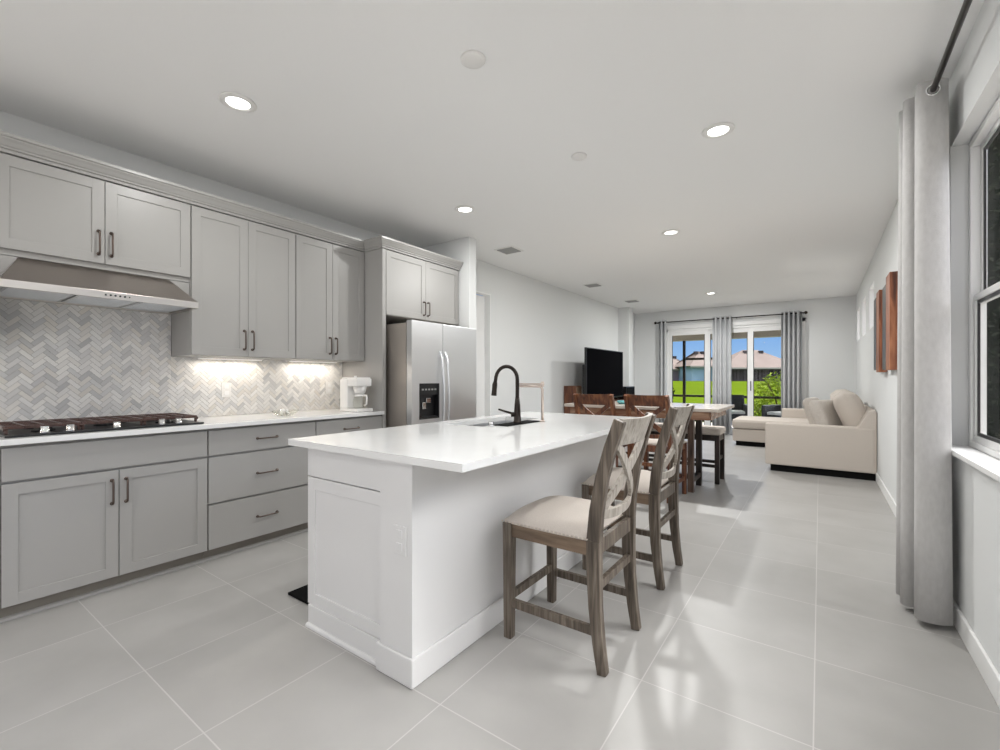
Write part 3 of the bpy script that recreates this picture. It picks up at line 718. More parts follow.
# splash mat + faucet
bm = NB(); box(bm, -1.685, -1.575, 2.30, 2.70, .9145, .9195, .002)
tag(obj('faucet_mat', bm, MATBLK), 'dark silicone splash mat lying around the base of the island faucet', 'mat')
fx, fy, fz = -1.63, 2.49, .9195
t = thing('kitchen_faucet', 'dark bronze gooseneck pull-down faucet on the island', 'faucet', (fx, fy, fz))
bm = NB(); lathe(bm, [(0, 0), (.03, 0), (.03, .006), (.025, .012), (.022, .07), (.019, .12), (.014, .17), (0, .17)], (fx, fy, fz), 20)
obj('faucet_base', bm, DARK, t)
bm = NB(); pts = [(fx, fy, fz + .12), (fx, fy, fz + .22), (fx, fy, fz + .285)]; rr = .088
for k in range(1, 12):
    a = PI * k / 12 * 1.02; pts.append((fx - rr + rr*math.cos(a), fy, fz + .285 + rr*math.sin(a)))
pts.append((fx - 2*rr - .004, fy, fz + .265)); tube(bm, pts, .0125, 12); obj('neck', bm, DARK, t)
bm = NB(); q = Vector((fx - 2*rr - .004, fy, fz + .27)); tube(bm, [q, q + Vector((-.004, 0, -.02)), q + Vector((-.008, 0, -.055)), q + Vector((-.012, 0, -.095))], [.014, .0175, .017, .019], 12); obj('spray_head', bm, DARK, t)
bm = NB(); tube(bm, [(fx, fy, fz + .055), (fx - .03, fy - .03, fz + .055)], .016, 12); tube(bm, [(fx - .02, fy - .02, fz + .06), (fx - .07, fy - .045, fz + .075), (fx - .11, fy - .06, fz + .088)], [.009, .007, .0065], 10); obj('lever_handle', bm, DARK, t)
t = thing('drinking_water_tap', 'slim angular champagne-coloured tap standing behind the dark gooseneck faucet', 'tap', (-1.555, 2.69, .914))
bm = NB(); lathe(bm, [(0, 0), (.018, 0), (.018, .008), (.011, .012), (0, .012)], (-1.555, 2.69, .9145), 16); obj('tap_base', bm, COPPER, t)
bm = NB(); px = -1.555; tube(bm, [(px, 2.69, .925), (px, 2.69, 1.135), (px - .006, 2.69, 1.15), (px - .02, 2.69, 1.157), (px - .19, 2.69, 1.157), (px - .2, 2.69, 1.15), (px - .203, 2.69, 1.135)], .009, 10); obj('spout', bm, COPPER, t)
bm = NB(); box(bm, px - .19, px + .012, 2.682, 2.698, 1.168, 1.178, .002); tube(bm, [(px, 2.69, 1.155), (px, 2.69, 1.19)], .012, 10); obj('top_lever', bm, COPPER, t)
bm = NB(); lathe(bm, [(0, .0005), (.016, .0005), (.016, .012), (.012, .014), (.012, .02), (.017, .022), (.017, .03), (0, .031)], (-1.665, 2.245, .914), 18)
tag(obj('soap_pump_cap', bm, CHROME), 'small round chrome soap-pump cap beside the island sink', 'sink cap')
# floor mat
bm = NB(); box(bm, -2.43, -2.085, 1.365, 2.9, .0008, .015, .004)
tag(obj('floor_mat', bm, MATBLK), 'black kitchen floor mat half hidden behind the island', 'mat')

# ---------------------------------------------------------------- counter stools / dining chairs (seat faces -x, back at +x, origin under the seat)
def make_chair(name, label, wood, woodx, woodf, group, hw=.205):
    t = thing(name, label, 'chair', (0, 0, 0), group)
    P = lambda s: s * (hw)
    for s in (-1, 1):                         # front legs
        bm = NB(); beam(bm, [(-.225, P(s), 0), (-.225, P(s), .54)], [.040, .048], [.040, .048], (1, 0, 0)); obj('leg', bm, wood, t, bev=.004)
    for s in (-1, 1):                         # rear legs, sabre curve, run up as back posts
        bm = NB()
        prof = [(.240, 0), (.222, .12), (.208, .26), (.202, .40), (.202, .54)]
        beam(bm, [(x, P(s), z) for x, z in prof], .040, [.040, .046, .052, .058, .060], (1, 0, 0)); obj('leg', bm, wood, t, bev=.004)
        bm = NB()
        prof = [(.202, .54), (.212, .66), (.236, .80), (.272, .93), (.312, 1.045)]
        beam(bm, [(x, P(s), z) for x, z in prof], .038, [.060, .056, .052, .048, .044], (1, 0, 0)); obj('back_post', bm, wood, t, bev=.004)
    # aprons
    for s in (-1, 1):
        bm = NB(); box(bm, -.205, .185, P(s) - .012, P(s) + .012, .475, .540); obj('side_rail', bm, woodf, t, bev=.002)
    for xa, xb, nm in ((-.238, -.215, 'front_rail'), (.195, .218, 'rear_rail')):
        bm = NB(); box(bm, xa, xb, -hw + .02, hw - .02, .475, .540); obj(nm, bm, wood, t, bev=.002)
    # stretchers
    for s in (-1, 1):
        bm = NB(); beam(bm, [(-.205, P(s), .165), (.20, P(s), .165)], .022, .038); obj('stretcher', bm, wood, t, bev=.002)
    for x, z in ((-.225, .19), (.207, .345)):
        bm = NB(); beam(bm, [(x, -hw + .02, z), (x, hw - .02, z)], .022, .036); obj('stretcher', bm, wood, t, bev=.002)
    # cushion: domed upholstered seat
    bm = NB(); n = 18; g = {}
    x0, x1, y0, y1 = -.25, .178, -hw - .022, hw + .022
    for i in range(n+1):
        for j in range(n+1):
            u = -1 + 2*i/n; v = -1 + 2*j/n
            k = max(0, (1 - abs(u)**3.2) * (1 - abs(v)**3.2)) ** .55
            g[i, j] = bm.verts.new(((x0 + x1)/2 + u*(x1 - x0)/2 * (1 - .03*v*v), (y0 + y1)/2 + v*(y1 - y0)/2 * (1 - .03*u*u), .552 + .060*k))
    fs = [bm.faces.new((g[i,j], g[i+1,j], g[i+1,j+1], g[i,j+1])) for i in range(n) for j in range(n)]
    rim = [g[i,0] for i in range(n+1)] + [g[n,j] for j in range(1, n+1)] + [g[i,n] for i in range(n-1, -1, -1)] + [g[0,j] for j in range(n-1, 0, -1)]
    low = [bm.verts.new((v.co.x, v.co.y, .538)) for v in rim]
    for k in range(len(rim)): fs.append(bm.faces.new((rim[k], low[k], low[(k+1) % len(rim)], rim[(k+1) % len(rim)])))
    fs.append(bm.faces.new(low)); bmesh.ops.recalc_face_normals(bm, faces=fs)
    for f in fs[:-1]: f.smooth = True
    seat = obj('seat', bm, LINEN, t)
    bm = NB()
    pts = [(x0 + (x1-x0)*k/22, s*(hw + .0225), 0) for k in range(23) for s in (-1, 1)] + [(x0 - .0005, y0 + (y1-y0)*k/20, 0) for k in range(21)] + [(x1, y0 + (y1-y0)*k/20, 0) for k in range(21)]
    for x, y, _ in pts:
        b2 = bmesh.ops.create_icosphere(bm, subdivisions=1, radius=.0042, matrix=Matrix.Translation((x, y, .5455)))
    obj('nailhead_trim', bm, NAIL, seat)
    # back: bowed top rail, X brace, bowed lower rail
    def bx(z):     # x of the post line at height z
        pr = [(.202, .54), (.212, .66), (.236, .80), (.272, .93), (.312, 1.045)]
        for (xa, za), (xb, zb) in zip(pr, pr[1:]):
            if z <= zb: return xa + (xb - xa) * (z - za) / (zb - za)
        return pr[-1][0]
    ww = hw - .012
    def bow(y): return .030 * (1 - (y / ww) ** 2)
    def rail(z0, z1, name, sag=0.0, m=woodx):
        bm = NB(); N = 12; rows = []
        for k in range(N+1):
            y = -ww + 2*ww*k/N; dz = -sag * (1 - (y/ww)**2)
            rows.append([bm.verts.new((bx(z) + bow(y) + dx, y, z + (dz if z == z1 and name == 'top_rail' else 0) + (dz if name != 'top_rail' else 0))) for z, dx in ((z0, -.010), (z0, .010), (z1, .010), (z1, -.010))])
        fs = [bm.faces.new(rows[0]), bm.faces.new(rows[-1][::-1])]
        for a, b in zip(rows, rows[1:]):
            for q in range(4): fs.append(bm.faces.new((a[q], b[q], b[(q+1) % 4], a[(q+1) % 4])))
        bmesh.ops.recalc_face_normals(bm, faces=fs); obj(name, bm, m, t, bev=.002)
    rail(.935, 1.05, 'top_rail', .004); rail(.625, .665, 'lower_rail', .012)
    for s in (-1, 1):
        bm = NB(); N = 12; pts = []
        for k in range(N+1):
            f = k / N; y = s * (ww - .018) * (1 - 2*f); z = .655 + .29 * f
            pts.append((bx(z) + bow(y) + s*.0035, y, z))
        beam(bm, pts, .044, .017, (1, 0, 0)); obj('cross_brace', bm, woodx, t, bev=.002)
    return t
stool = make_chair('counter_stool', 'grey-brown wood counter stool with cross back, nearest the camera at the island', WOOD, WOODX, WOODB, 'island counter stools')
stool.location = (-.965, 1.955, 0); ROOTS[stool.name] = Vector((0, 0, 0))
dup(stool, (-.985, 2.855, 0), 0, 'grey-brown wood counter stool with cross back, second along the island, behind the nearest stool')
ch = make_chair('dining_chair', 'red-brown cross-back dining chair, right one of the near pair, partly behind a stool', RED, RED, RED, 'chairs at the dining table')
ch.location = (-1.38, 4.76, 0); ch.rotation_euler = (0, 0, -PI/2 - R(4))
dup(ch, (-1.925, 4.70, 0), -PI/2 - R(2), 'red-brown cross-back dining chair, left one of the near pair, in front of the television')

# ---------------------------------------------------------------- dining table
TX0, TX1, TY0, TY1, TZ = -2.45, -.79, 4.74, 5.70, .914
t = thing('dining_table', 'counter-height pale-topped wooden dining table behind the island', 'table', ((TX0 + TX1) / 2, (TY0 + TY1) / 2, 0))
bm = NB(); box(bm, TX0, TX1, TY0, TY1, TZ - .032, TZ, .004); obj('table_top', bm, TTOP, t)
bm = NB()
for y in (TY0 + .03, TY1 - .03): box(bm, TX0 + .07, TX1 - .09, y - .012, y + .012, TZ - .115, TZ - .033)
for x in (TX0 + .07, TX1 - .09): box(bm, x - .012, x + .012, TY0 + .043, TY1 - .043, TZ - .115, TZ - .033)
obj('apron', bm, REDH, t, bev=.002)
for x in (TX0 + .25, -1.12):
    for y in (5.09, 5.47):
        bm = NB(); box(bm, x - .03, x + .03, y - .03, y + .03, 0, TZ - .1155, .004); obj('leg', bm, BLKWOOD if y > 5.2 else BROWN, t, 'reddish table leg' if y < 5.2 else 'dark table leg')
bm = NB(); box(bm, TX0 + .24, -1.11, 5.25, 5.31, .10, .15, .003)
for x in (TX0 + .25, -1.12): box(bm, x - .025, x + .025, 5.121, 5.439, .10, .15, .003)
obj('trestle_stretcher', bm, BLKWOOD, t)
# small things on the table
t = thing('teal_dish', 'small teal dish standing on the dining table between the two chair backs', 'dish', (-1.86, 5.05, TZ))
bm = NB(); lathe(bm, [(0, .001), (.035, .001), (.05, .012), (.062, .04), (.059, .04), (.046, .014), (0, .008)], (-1.86, 5.05, TZ), 24); obj('bowl', bm, TEAL, t)
# bench on the far side
t = thing('dining_bench', 'backless counter-height bench with a pale padded seat on the far side of the table', 'bench', (-1.62, 5.80, 0))
bx0, bx1, by0, by1 = -2.32, -.93, 5.62, 5.99
for x in (bx0 + .03, bx1 - .03):
    for y in (by0 + .03, by1 - .03):
        bm = NB(); box(bm, x - .025, x + .025, y - .025, y + .025, 0, .55, .003); obj('leg', bm, BLKWOOD, t)
bm = NB(); box(bm, bx0 + .01, bx1 - .01, by0 + .012, by0 + .035, .49, .555); box(bm, bx0 + .01, bx1 - .01, by1 - .035, by1 - .012, .49, .555)
for x in (bx0 + .02, bx1 - .02): box(bm, x - .01, x + .01, by0 + .036, by1 - .036, .49, .555)
obj('seat_frame', bm, BLKWOOD, t)
bm = NB()
for z in (.20,): 
    for y in (by0 + .03, by1 - .03): box(bm, bx0 + .055, bx1 - .055, y - .01, y + .01, z - .018, z + .018)
for x in (bx0 + .03, bx1 - .03): box(bm, x - .01, x + .01, by0 + .055, by1 - .055, .26, .295)
obj('stretcher', bm, BLKWOOD, t)
bm = NB(); box(bm, bx0 - .01, bx1 + .01, by0 - .01, by1 + .01, .556, .635, .032); obj('seat_cushion', bm, LINEN, t)

# ---------------------------------------------------------------- TV, console, speaker
t = thing('media_console', 'low red-brown wooden media console under the television', 'cabinet', (-3.35, 8.2, 0))
bm = NB(); box(bm, -3.60, -3.14, 7.25, 9.4, .08, .78, .005); obj('console_body', bm, RED, t)
bm = NB(); box(bm, -3.56, -3.18, 7.30, 9.35, 0, .08); obj('plinth', bm, BLKWOOD, t)
for k in range(4):
    a = 7.28 + k * .523; bm = NB(); box(bm, -3.139, -3.124, a, a + .51, .11, .75, .003); d = obj('door', bm, RED, t)
    bm = NB(); box(bm, -3.123, -3.105, a + (.47 if k % 2 == 0 else .02), a + (.485 if k % 2 == 0 else .035), .4, .52, .003); obj('handle', bm, DARK, d)
t = thing('side_cabinet', 'red-brown wooden cabinet against the wall, just left of the television', 'cabinet', (-3.45, 7.1, 0))
bm = NB(); box(bm, -3.63, -3.40, 7.02, 7.22, .06, 1.08, .005); obj('cabinet_body', bm, RED, t)
bm = NB(); box(bm, -3.62, -3.42, 7.04, 7.20, 0, .06); obj('plinth', bm, BLKWOOD, t)
bm = NB(); box(bm, -3.399, -3.384, 7.03, 7.21, .10, 1.06, .003); d = obj('door', bm, WOODB, t)
bm = NB(); tube(bm, [(-3.384, 7.19, .55), (-3.362, 7.19, .56), (-3.362, 7.19, .66), (-3.384, 7.19, .67)], .006, 8); obj('handle', bm, DARK, d)
t = thing('television', 'large flat black television standing on the media console', 'television', (-3.27, 7.9, .78))
bm = NB(); box(bm, -3.265, -3.225, 7.065, 8.80, .84, 1.738, .006); obj('tv_cabinet', bm, BLACK, t)
bm = NB(); box(bm, -3.2255, -3.2235, 7.08, 8.785, .865, 1.724); obj('screen', bm, SCREEN, t)
bm = NB(); box(bm, -3.33, -3.266, 7.12, 8.6, .88, 1.45, .015); obj('rear_housing', bm, BLACK, t)
for y in (7.4, 8.45):
    bm = NB(); beam(bm, [(-3.36, y, .786), (-3.25, y, .845), (-3.16, y, .786)], .03, .01, (0, 0, 1)); obj('foot', bm, BLACK, t)
t = thing('speaker_box', 'black box speaker beside the television, on the window end of the console', 'speaker', (-3.35, 9.1, .78))
bm = NB(); box(bm, -3.50, -3.18, 8.86, 9.36, .781, 1.04, .006); obj('speaker_cabinet', bm, BLACK, t)
bm = NB(); box(bm, -3.1795, -3.172, 8.88, 9.34, .80, 1.02, .002); obj('grille', bm, MATBLK, t)

# ---------------------------------------------------------------- sofa
t = thing('sectional_sofa', 'cream sectional sofa with a far chaise on a black plinth, along the right wall', 'sofa', (-.05, 8.6, 0))
sx0, sx1, sy0, sy1 = -.59, .547, 6.86, 10.2
bm = NB(); box(bm, sx0 + .06, sx1 - .0, sy0 + .03, sy1 - .03, 0, .085); box(bm, -1.24, sx0 + .07, 9.12, sy1 - .03, 0, .085); obj('plinth', bm, MATBLK, t)
bm = NB(); box(bm, sx0 + .03, sx1 - .02, sy0 + .21, sy1 - .02, .086, .30, .01); box(bm, -1.29, sx0 + .04, 9.06, sy1, .086, .30, .015); obj('seat_base', bm, SOFA, t)
for (a, b, zt) in ((sy0, sy0 + .21, .62), (sy1 - .2, sy1, .64)):
    bm = NB(); box(bm, sx0, sx1 - .015, a, b, .086, zt, .02); obj('arm', bm, SOFA, t)
bm = NB(); prism(bm, [(.16, .30), (.36, .60), (.47, .82), (.53, .84), (.545, .80), (.545, .086), (.16, .086)], 'y', sy0 + .005, sy1 - .01); obj('back', bm, SOFA, t, bev=.012)
for (ya, yb) in ((sy0 + .215, 8.22), (8.225, 9.05)):
    bm = NB(); box(bm, sx0 - .01, .2, ya, yb, .305, .46, .04); obj('seat_cushion', bm, SOFA, t)
bm = NB(); box(bm, -1.30, .2, 9.055, sy1 - .205, .305, .475, .05); obj('chaise_cushion', bm, SOFA, t)
def place(w, h, th, loc, rx=0, ry=0, rz=0): return Matrix.Translation(loc) @ Matrix.Rotation(rz, 4, 'Z') @ Matrix.Rotation(ry, 4, 'Y') @ Matrix.Rotation(rx, 4, 'X')
for yc in (7.48, 8.45, 9.40):
    bm = NB(); pillow(bm, .84, .60, .30, place(0, 0, 0, (.345, yc, .75), R(-22), 0, R(90)) , 16, .35); obj('back_cushion', bm, SOFA, t)
sp0 = thing('throw_pillow', 'cream throw pillow leaning on the sofa back, nearest the near arm', 'pillow', (-.12, 7.75, .46), 'loose pillows on the sofa')
bm = NB(); pillow(bm, .50, .48, .19, place(0, 0, 0, (.08, 7.50, .70), R(-20), 0, R(62)), 16, .4); obj('pillow_cover', bm, PILLOW, sp0)
sp1 = thing('throw_pillow', 'pale cream throw pillow farther along the sofa, left of the nearest pillow in view', 'pillow', (-.28, 8.35, .46), 'loose pillows on the sofa')
bm = NB(); pillow(bm, .50, .50, .18, place(0, 0, 0, (-.05, 7.98, .70), R(-18), 0, R(78)), 16, .4); obj('pillow_cover', bm, PILLOW, sp1)

# ---------------------------------------------------------------- wooden wall art
t = thing('wood_wall_art', 'rustic wall art of reclaimed-wood boards, shaded gaps as dark strips, on the right wall', 'wall art', (.5, 5.4, 1.29))
for (a, b, d, z0, z1, m) in ((6.20, 6.45, .065, 1.30, 2.07, BLKWOOD), (5.88, 6.14, .068, 1.275, 2.10, ARTW), (5.37, 5.64, .062, 1.29, 2.07, BLKWOOD), (5.05, 5.32, .066, 1.285, 2.12, ARTW)):
    bm = NB(); box(bm, XR - .001 - d, XR - .001, a, b, z0, z1, .004); obj('board', bm, m, t, 'dark strip for the shaded gap' if m is BLKWOOD else 'orange-brown board')  # dark pieces put the shade between the boards into wood colour

# ---------------------------------------------------------------- curtains
def sheet(bm, pts, z0, z1, thick=.003, nz=8, flare=0.0):
    """vertical pleated cloth along a 2D polyline"""
    c = sum((Vector(p) for p in pts), Vector((0, 0))) / len(pts); rows = []
    for k in range(nz+1):
        s = k / nz; z = z0 + (z1 - z0) * s; f = 1 + flare * (1 - s)
        rows.append([bm.verts.new((c.x + (p[0]-c.x)*f, c.y + (p[1]-c.y)*f, z)) for p in pts])
    for a, b in zip(rows, rows[1:]):
        for i in range(len(pts)-1):
            f = bm.faces.new((a[i], a[i+1], b[i+1], b[i])); f.smooth = True
def wave(p0, p1, amp, nf, sub=12, phase=0.0):
    p0 = Vector(p0); p1 = Vector(p1); d = p1 - p0; n = Vector((-d.y, d.x)).normalized(); out = []
    N = int(nf * sub)
    for k in range(N+1):
        s = k / N; w = math.sin(2*PI*nf*s + phase); w = math.copysign(abs(w)**.75, w)
        q = p0 + d*s + n*amp*w; out.append((q.x, q.y))
    return out
def add_solid(o, th=.004):
    m = o.modifiers.new('solid', 'SOLIDIFY'); m.thickness = th; m.offset = 0
# near curtain on the right wall: stacked grommet panel
t = thing('window_curtain', 'tall light grey grommet curtain hanging beside the right-hand window', 'curtain', (.43, 3.1, .02))
nearp = [(.505, 3.03), (.47, 3.005), (.42, 3.0), (.385, 3.01), (.372, 3.04), (.385, 3.08), (.45, 3.10), (.49, 3.115), (.495, 3.135), (.45, 3.145), (.37, 3.13), (.338, 3.14), (.33, 3.165), (.345, 3.19), (.42, 3.20), (.48, 3.21), (.49, 3.235), (.44, 3.25), (.35, 3.245), (.325, 3.26), (.33, 3.285), (.40, 3.30), (.50, 3.31)]
def smooth2(pts, it=2):
    for _ in range(it):
        o = [pts[0]]
        for a, b in zip(pts, pts[1:]): o += [(a[0]*.75 + b[0]*.25, a[1]*.75 + b[1]*.25), (a[0]*.25 + b[0]*.75, a[1]*.25 + b[1]*.75)]
        pts = o + [pts[-1]]
    return pts
nearp = [(x if x > .43 else .43 + (x - .43)*.74, y) for x, y in nearp]
bm = NB(); sheet(bm, smooth2(nearp), .03, 2.665, nz=6, flare=.16); c = obj('curtain_cloth', bm, CURT, t); add_solid(c)
gx, gz = .448, 2.615
for yy, xx in ((3.001, gx), (3.101, gx), (3.143, gx), (3.203, gx), (3.25, gx)):
    bm = NB(); tube(bm, [(xx + .024*math.cos(a*PI/10), yy, gz + .024*math.sin(a*PI/10)) for a in range(20)], .005, 8, closed=True); obj('grommet', bm, CHROME, c)
t = thing('curtain_rod', 'black curtain rod above the right-hand window', 'curtain rod', (gx, 1.8, gz))
bm = NB(); tube(bm, [(gx, .6, gz), (gx, 3.40, gz)], .0125, 12); obj('rod', bm, DARK, t)
for y, s in ((3.40, 1), (.6, -1)):
    bm = NB(); lathe(bm, [(0, -.02), (.018, -.015), (.024, 0), (.018, .015), (0, .02)], (0, 0, 0), 14); bm.transform(Matrix.Translation((gx, y + .015*s, gz)) @ Matrix.Rotation(PI/2, 4, 'X')); obj('finial', bm, DARK, t)
for y in (.75, 3.36):
    bm = NB(); tube(bm, [(gx, y, gz - .014), (XR - .004, y, gz - .014)], .006, 8); tube(bm, [(XR - .006, y, gz - .014), (XR - .0005, y, gz - .014)], .022, 14); obj('bracket', bm, DARK, t)
# back curtains
CY = 10.62; RZ = 2.493
t = thing('curtain_rod', 'long black curtain rod across the sliding glass door', 'curtain rod', (-1.67, CY, RZ))
bm = NB(); tube(bm, [(-3.11, CY, RZ), (-.235, CY, RZ)], .0125, 10); obj('rod', bm, DARK, t)
for x in (-3.12, -.225):
    bm = NB(); b2 = bmesh.ops.create_uvsphere(bm, u_segments=12, v_segments=8, radius=.032, matrix=Matrix.Translation((x, CY, RZ))); obj('finial', bm, DARK, t)
for x in (-3.07, -1.44, -.27):
    bm = NB(); tube(bm, [(x, CY, RZ - .013), (x, YF - .001, RZ - .013)], .006, 8); obj('bracket', bm, DARK, t)
for (xa, xb, nf, lab) in ((-3.04, -2.87, 2, 'narrow grey curtain panel at the left end of the sliding door'), (-1.90, -1.53, 4, 'grey curtain panel hanging at the middle of the sliding door'), (-.635, -.29, 4.5, 'grey curtain panel at the right end of the sliding door, behind the sofa')):
    t = thing('door_curtain', lab, 'curtain', ((xa + xb) / 2, CY, .02), 'curtains at the sliding door')
    bm = NB(); sheet(bm, wave((xa, CY), (xb, CY), .055, nf), .02, 2.535, nz=3); c = obj('curtain_cloth', bm, CURTF, t); add_solid(c)

# ---------------------------------------------------------------- ceiling fittings
def downlight(x, y, label):
    t = thing('recessed_downlight', label, 'ceiling light', (x, y, H), 'recessed ceiling lights')
    bm = NB(); lathe(bm, [(.060, -.001), (.092, -.001), (.094, -.005), (.088, -.008), (.066, -.012), (.060, -.006)], (x, y, H), 32); obj('trim_ring', bm, WHITEP, t)
    bm = NB(); lathe(bm, [(0, -.0045), (.0605, -.0045), (.0605, -.001), (0, -.001)], (x, y, H), 28); obj('lens', bm, LED, t)
    l = bpy.data.lights.new('lamp', 'AREA'); l.shape = 'DISK'; l.size = .11; l.energy = DOWN_W if y < 4 else DOWN_W2; l.color = (1, 1, .985)
    lo = bpy.data.objects.new('lamp', l); COL.objects.link(lo); lo.parent = t; lo.location = (0, 0, -.016)
for x, y, lab in ((-2.664, 1.207, 'round recessed ceiling light nearest the camera, above the cooktop side'), (-.519, 3.082, 'round recessed ceiling light on the right, above the counter stools'), (-2.653, 3.178, 'round recessed ceiling light in front of the refrigerator cabinet'),
                (-1.29, 4.946, 'round recessed ceiling light above the dining table'), (-1.62, 8.918, 'round recessed ceiling light farthest away, near the sliding door'),
                (-.504, .9, 'unseen round recessed ceiling light added just above the camera'), (-2.0, -1.0, 'round recessed ceiling light behind the camera'), (-.3, 6.9, 'round recessed ceiling light over the near end of the sofa')):  # the lamp above the camera is out of view, added for its light
    if y == 6.9: continue
    downlight(x, y, lab)
for x, y, r, lab in ((-1.374, 1.706, .062, 'larger blank round cover plate on the ceiling above the island'), (-1.371, 2.881, .055, 'smaller blank round cover plate on the ceiling farther along the island')):
    bm = NB(); lathe(bm, [(0, -.014), (r*.8, -.013), (r*.97, -.008), (r, -.001), (0, -.001)], (x, y, H), 32); tag(obj('ceiling_cover_plate', bm, WHITEP, origin=(x, y, H)), lab, 'cover plate')
for x, y, lab in ((-3.07, 4.504, 'square grey ceiling vent just past the refrigerator'), (-3.084, 7.011, 'square grey ceiling vent above the television, middle one of three'), (-3.085, 8.923, 'square grey ceiling vent nearest the far wall')):
    t = thing('ceiling_vent', lab, 'vent', (x, y, H), 'ceiling air vents')
    s = .13; bm = NB()
    for a, b, c, d in ((-s, s, -s, -s + .02), (-s, s, s - .02, s), (-s, -s + .02, -s + .02, s - .02), (s - .02, s, -s + .02, s - .02)): box(bm, x + a, x + b, y + c, y + d, H - .008, H - .0005)
    obj('frame', bm, WHITEP, t); bm = NB(); box(bm, x - s + .02, x + s - .02, y - s + .02, y + s - .02, H - .003, H - .0005)
    for k in range(8): beam(bm, [(x - s + .02, y - s + .035 + k*.027, H - .008), (x + s - .02, y - s + .035 + k*.027, H - .008)], .018, .003, (0, .6, 1))
    obj('louvers', bm, VENT, t)

# ---------------------------------------------------------------- lanai and garden beyond the sliding door
bm = NB(); box(bm, -6.5, 1.6, YF + .05, 13.6, -.12, -.02); struct('patio_floor', bm, CONC)
bm = NB(); box(bm, -6.5, 1.6, YF + .16, 13.6, 2.50, 2.60); box(bm, -6.5, 1.6, 13.35, 13.6, 2.27, 2.50); struct('patio_ceiling', bm, SOFFIT)
bm = NB(); box(bm, -6.5, LX - .15, YF, YF + .15, -.1, 2.6); box(bm, XR + .18, 1.6, YF, YF + .15, -.1, 2.6); struct('wall_patio', bm, STUCCO)
t = thing('patio_screen_frame', 'dark bronze posts and rails of the patio screen outside the sliding door', 'screen frame', (-2, 13.5, 0))
def post(x, w=.05): bm = NB(); box(bm, x - w, x + w, 13.45, 13.52, -.02, 2.27); obj('post', bm, DARK, t)
for x in (-5.6, -3.15, -.05, 1.5): post(x, .035)
bm = NB(); box(bm, -6.5, 1.55, 13.46, 13.51, .68, .74); obj('rail', bm, DARK, t)
bm = NB(); box(bm, -3.11, -2.0, 13.46, 13.51, 1.72, 1.78); obj('rail', bm, DARK, t)
bm = NB(); box(bm, -3.50, -2.0, 13.46, 13.51, .0, .06); obj('kick_plate', bm, DARK, t)
# bright discs in the lanai soffit
for x, y, lab in ((-1.9, 12.0, 'bright round disc in the patio soffit, seen left through the glass'), (-1.2, 12.0, 'bright round disc in the patio soffit, seen right through the glass')):
    t = thing('soffit_disc', lab, 'ceiling light', (x, y, 2.5), 'patio soffit discs')
    bm = NB(); lathe(bm, [(.055, -.001), (.085, -.001), (.08, -.012), (.055, -.008)], (x, y, 2.5), 20); obj('trim_ring', bm, WHITEP, t)
    bm = NB(); lathe(bm, [(0, -.004), (.056, -.004), (.056, -.001), (0, -.001)], (x, y, 2.5), 20); obj('lens', bm, LED, t)
# wicker chairs and table
def wicker(x, y, rz, label):
    t = thing('wicker_armchair', label, 'chair', (0, 0, 0), 'wicker chairs on the patio')
    bm = NB(); box(bm, -.32, .32, -.32, .32, .12, .38, .03); obj('seat', bm, WICKER, t)
    bm = NB(); prism(bm, [(.24, .30), (.33, .30), (.42, .80), (.36, .82)], 'x', -.32, .32); obj('backrest', bm, WICKER, t, bev=.015)
    for s in (-1, 1):
        bm = NB(); box(bm, s*.27, s*.36, -.34, .30, .30, .60, .03); obj('arm', bm, WICKER, t)
        for yy in (-.28, .28): bm = NB(); box(bm, s*.30 - .02, s*.30 + .02, yy - .02, yy + .02, 0, .13); obj('leg', bm, WICKER, t)
    bm = NB(); box(bm, -.25, .25, -.30, .22, .381, .45, .025); obj('seat_cushion', bm, CURTF, t)
    t.location = (x, y, -.02); t.rotation_euler = (0, 0, rz); return t
wicker(-1.75, 12.2, R(15), 'dark wicker patio armchair seen left of the door stile')
wicker(-.65, 12.3, R(-30), 'dark wicker patio armchair seen right of the door stile')
# lawn
bm = NB(); rows = []
for k in range(25):
    y = 13.6 + k * 4.0; z = -.14 + min(1, (y - 13.6) / 66) * .80
    rows.append([bm.verts.new((x, y, z + random.uniform(-.02, .02) * (k > 0))) for x in range(-160, 81, 8)])
for a, b in zip(rows, rows[1:]):
    for i in range(len(a)-1): f = bm.faces.new((a[i], a[i+1], b[i+1], b[i])); f.smooth = True
tag(obj('lawn', bm, GRASS), 'bright green lawn stretching away behind the patio', 'grass', kind='stuff')
bm = NB(); box(bm, -12, -3.9, -12, 13.55, -.3, -.13); box(bm, .72, 14, -12, 13.55, -.3, -.13); box(bm, -3.9, .72, -12, YB, -.3, -.13); box(bm, -6.6, 4.6, 13.55, 13.65, -.3, -.13); struct('ground', bm, CONC)
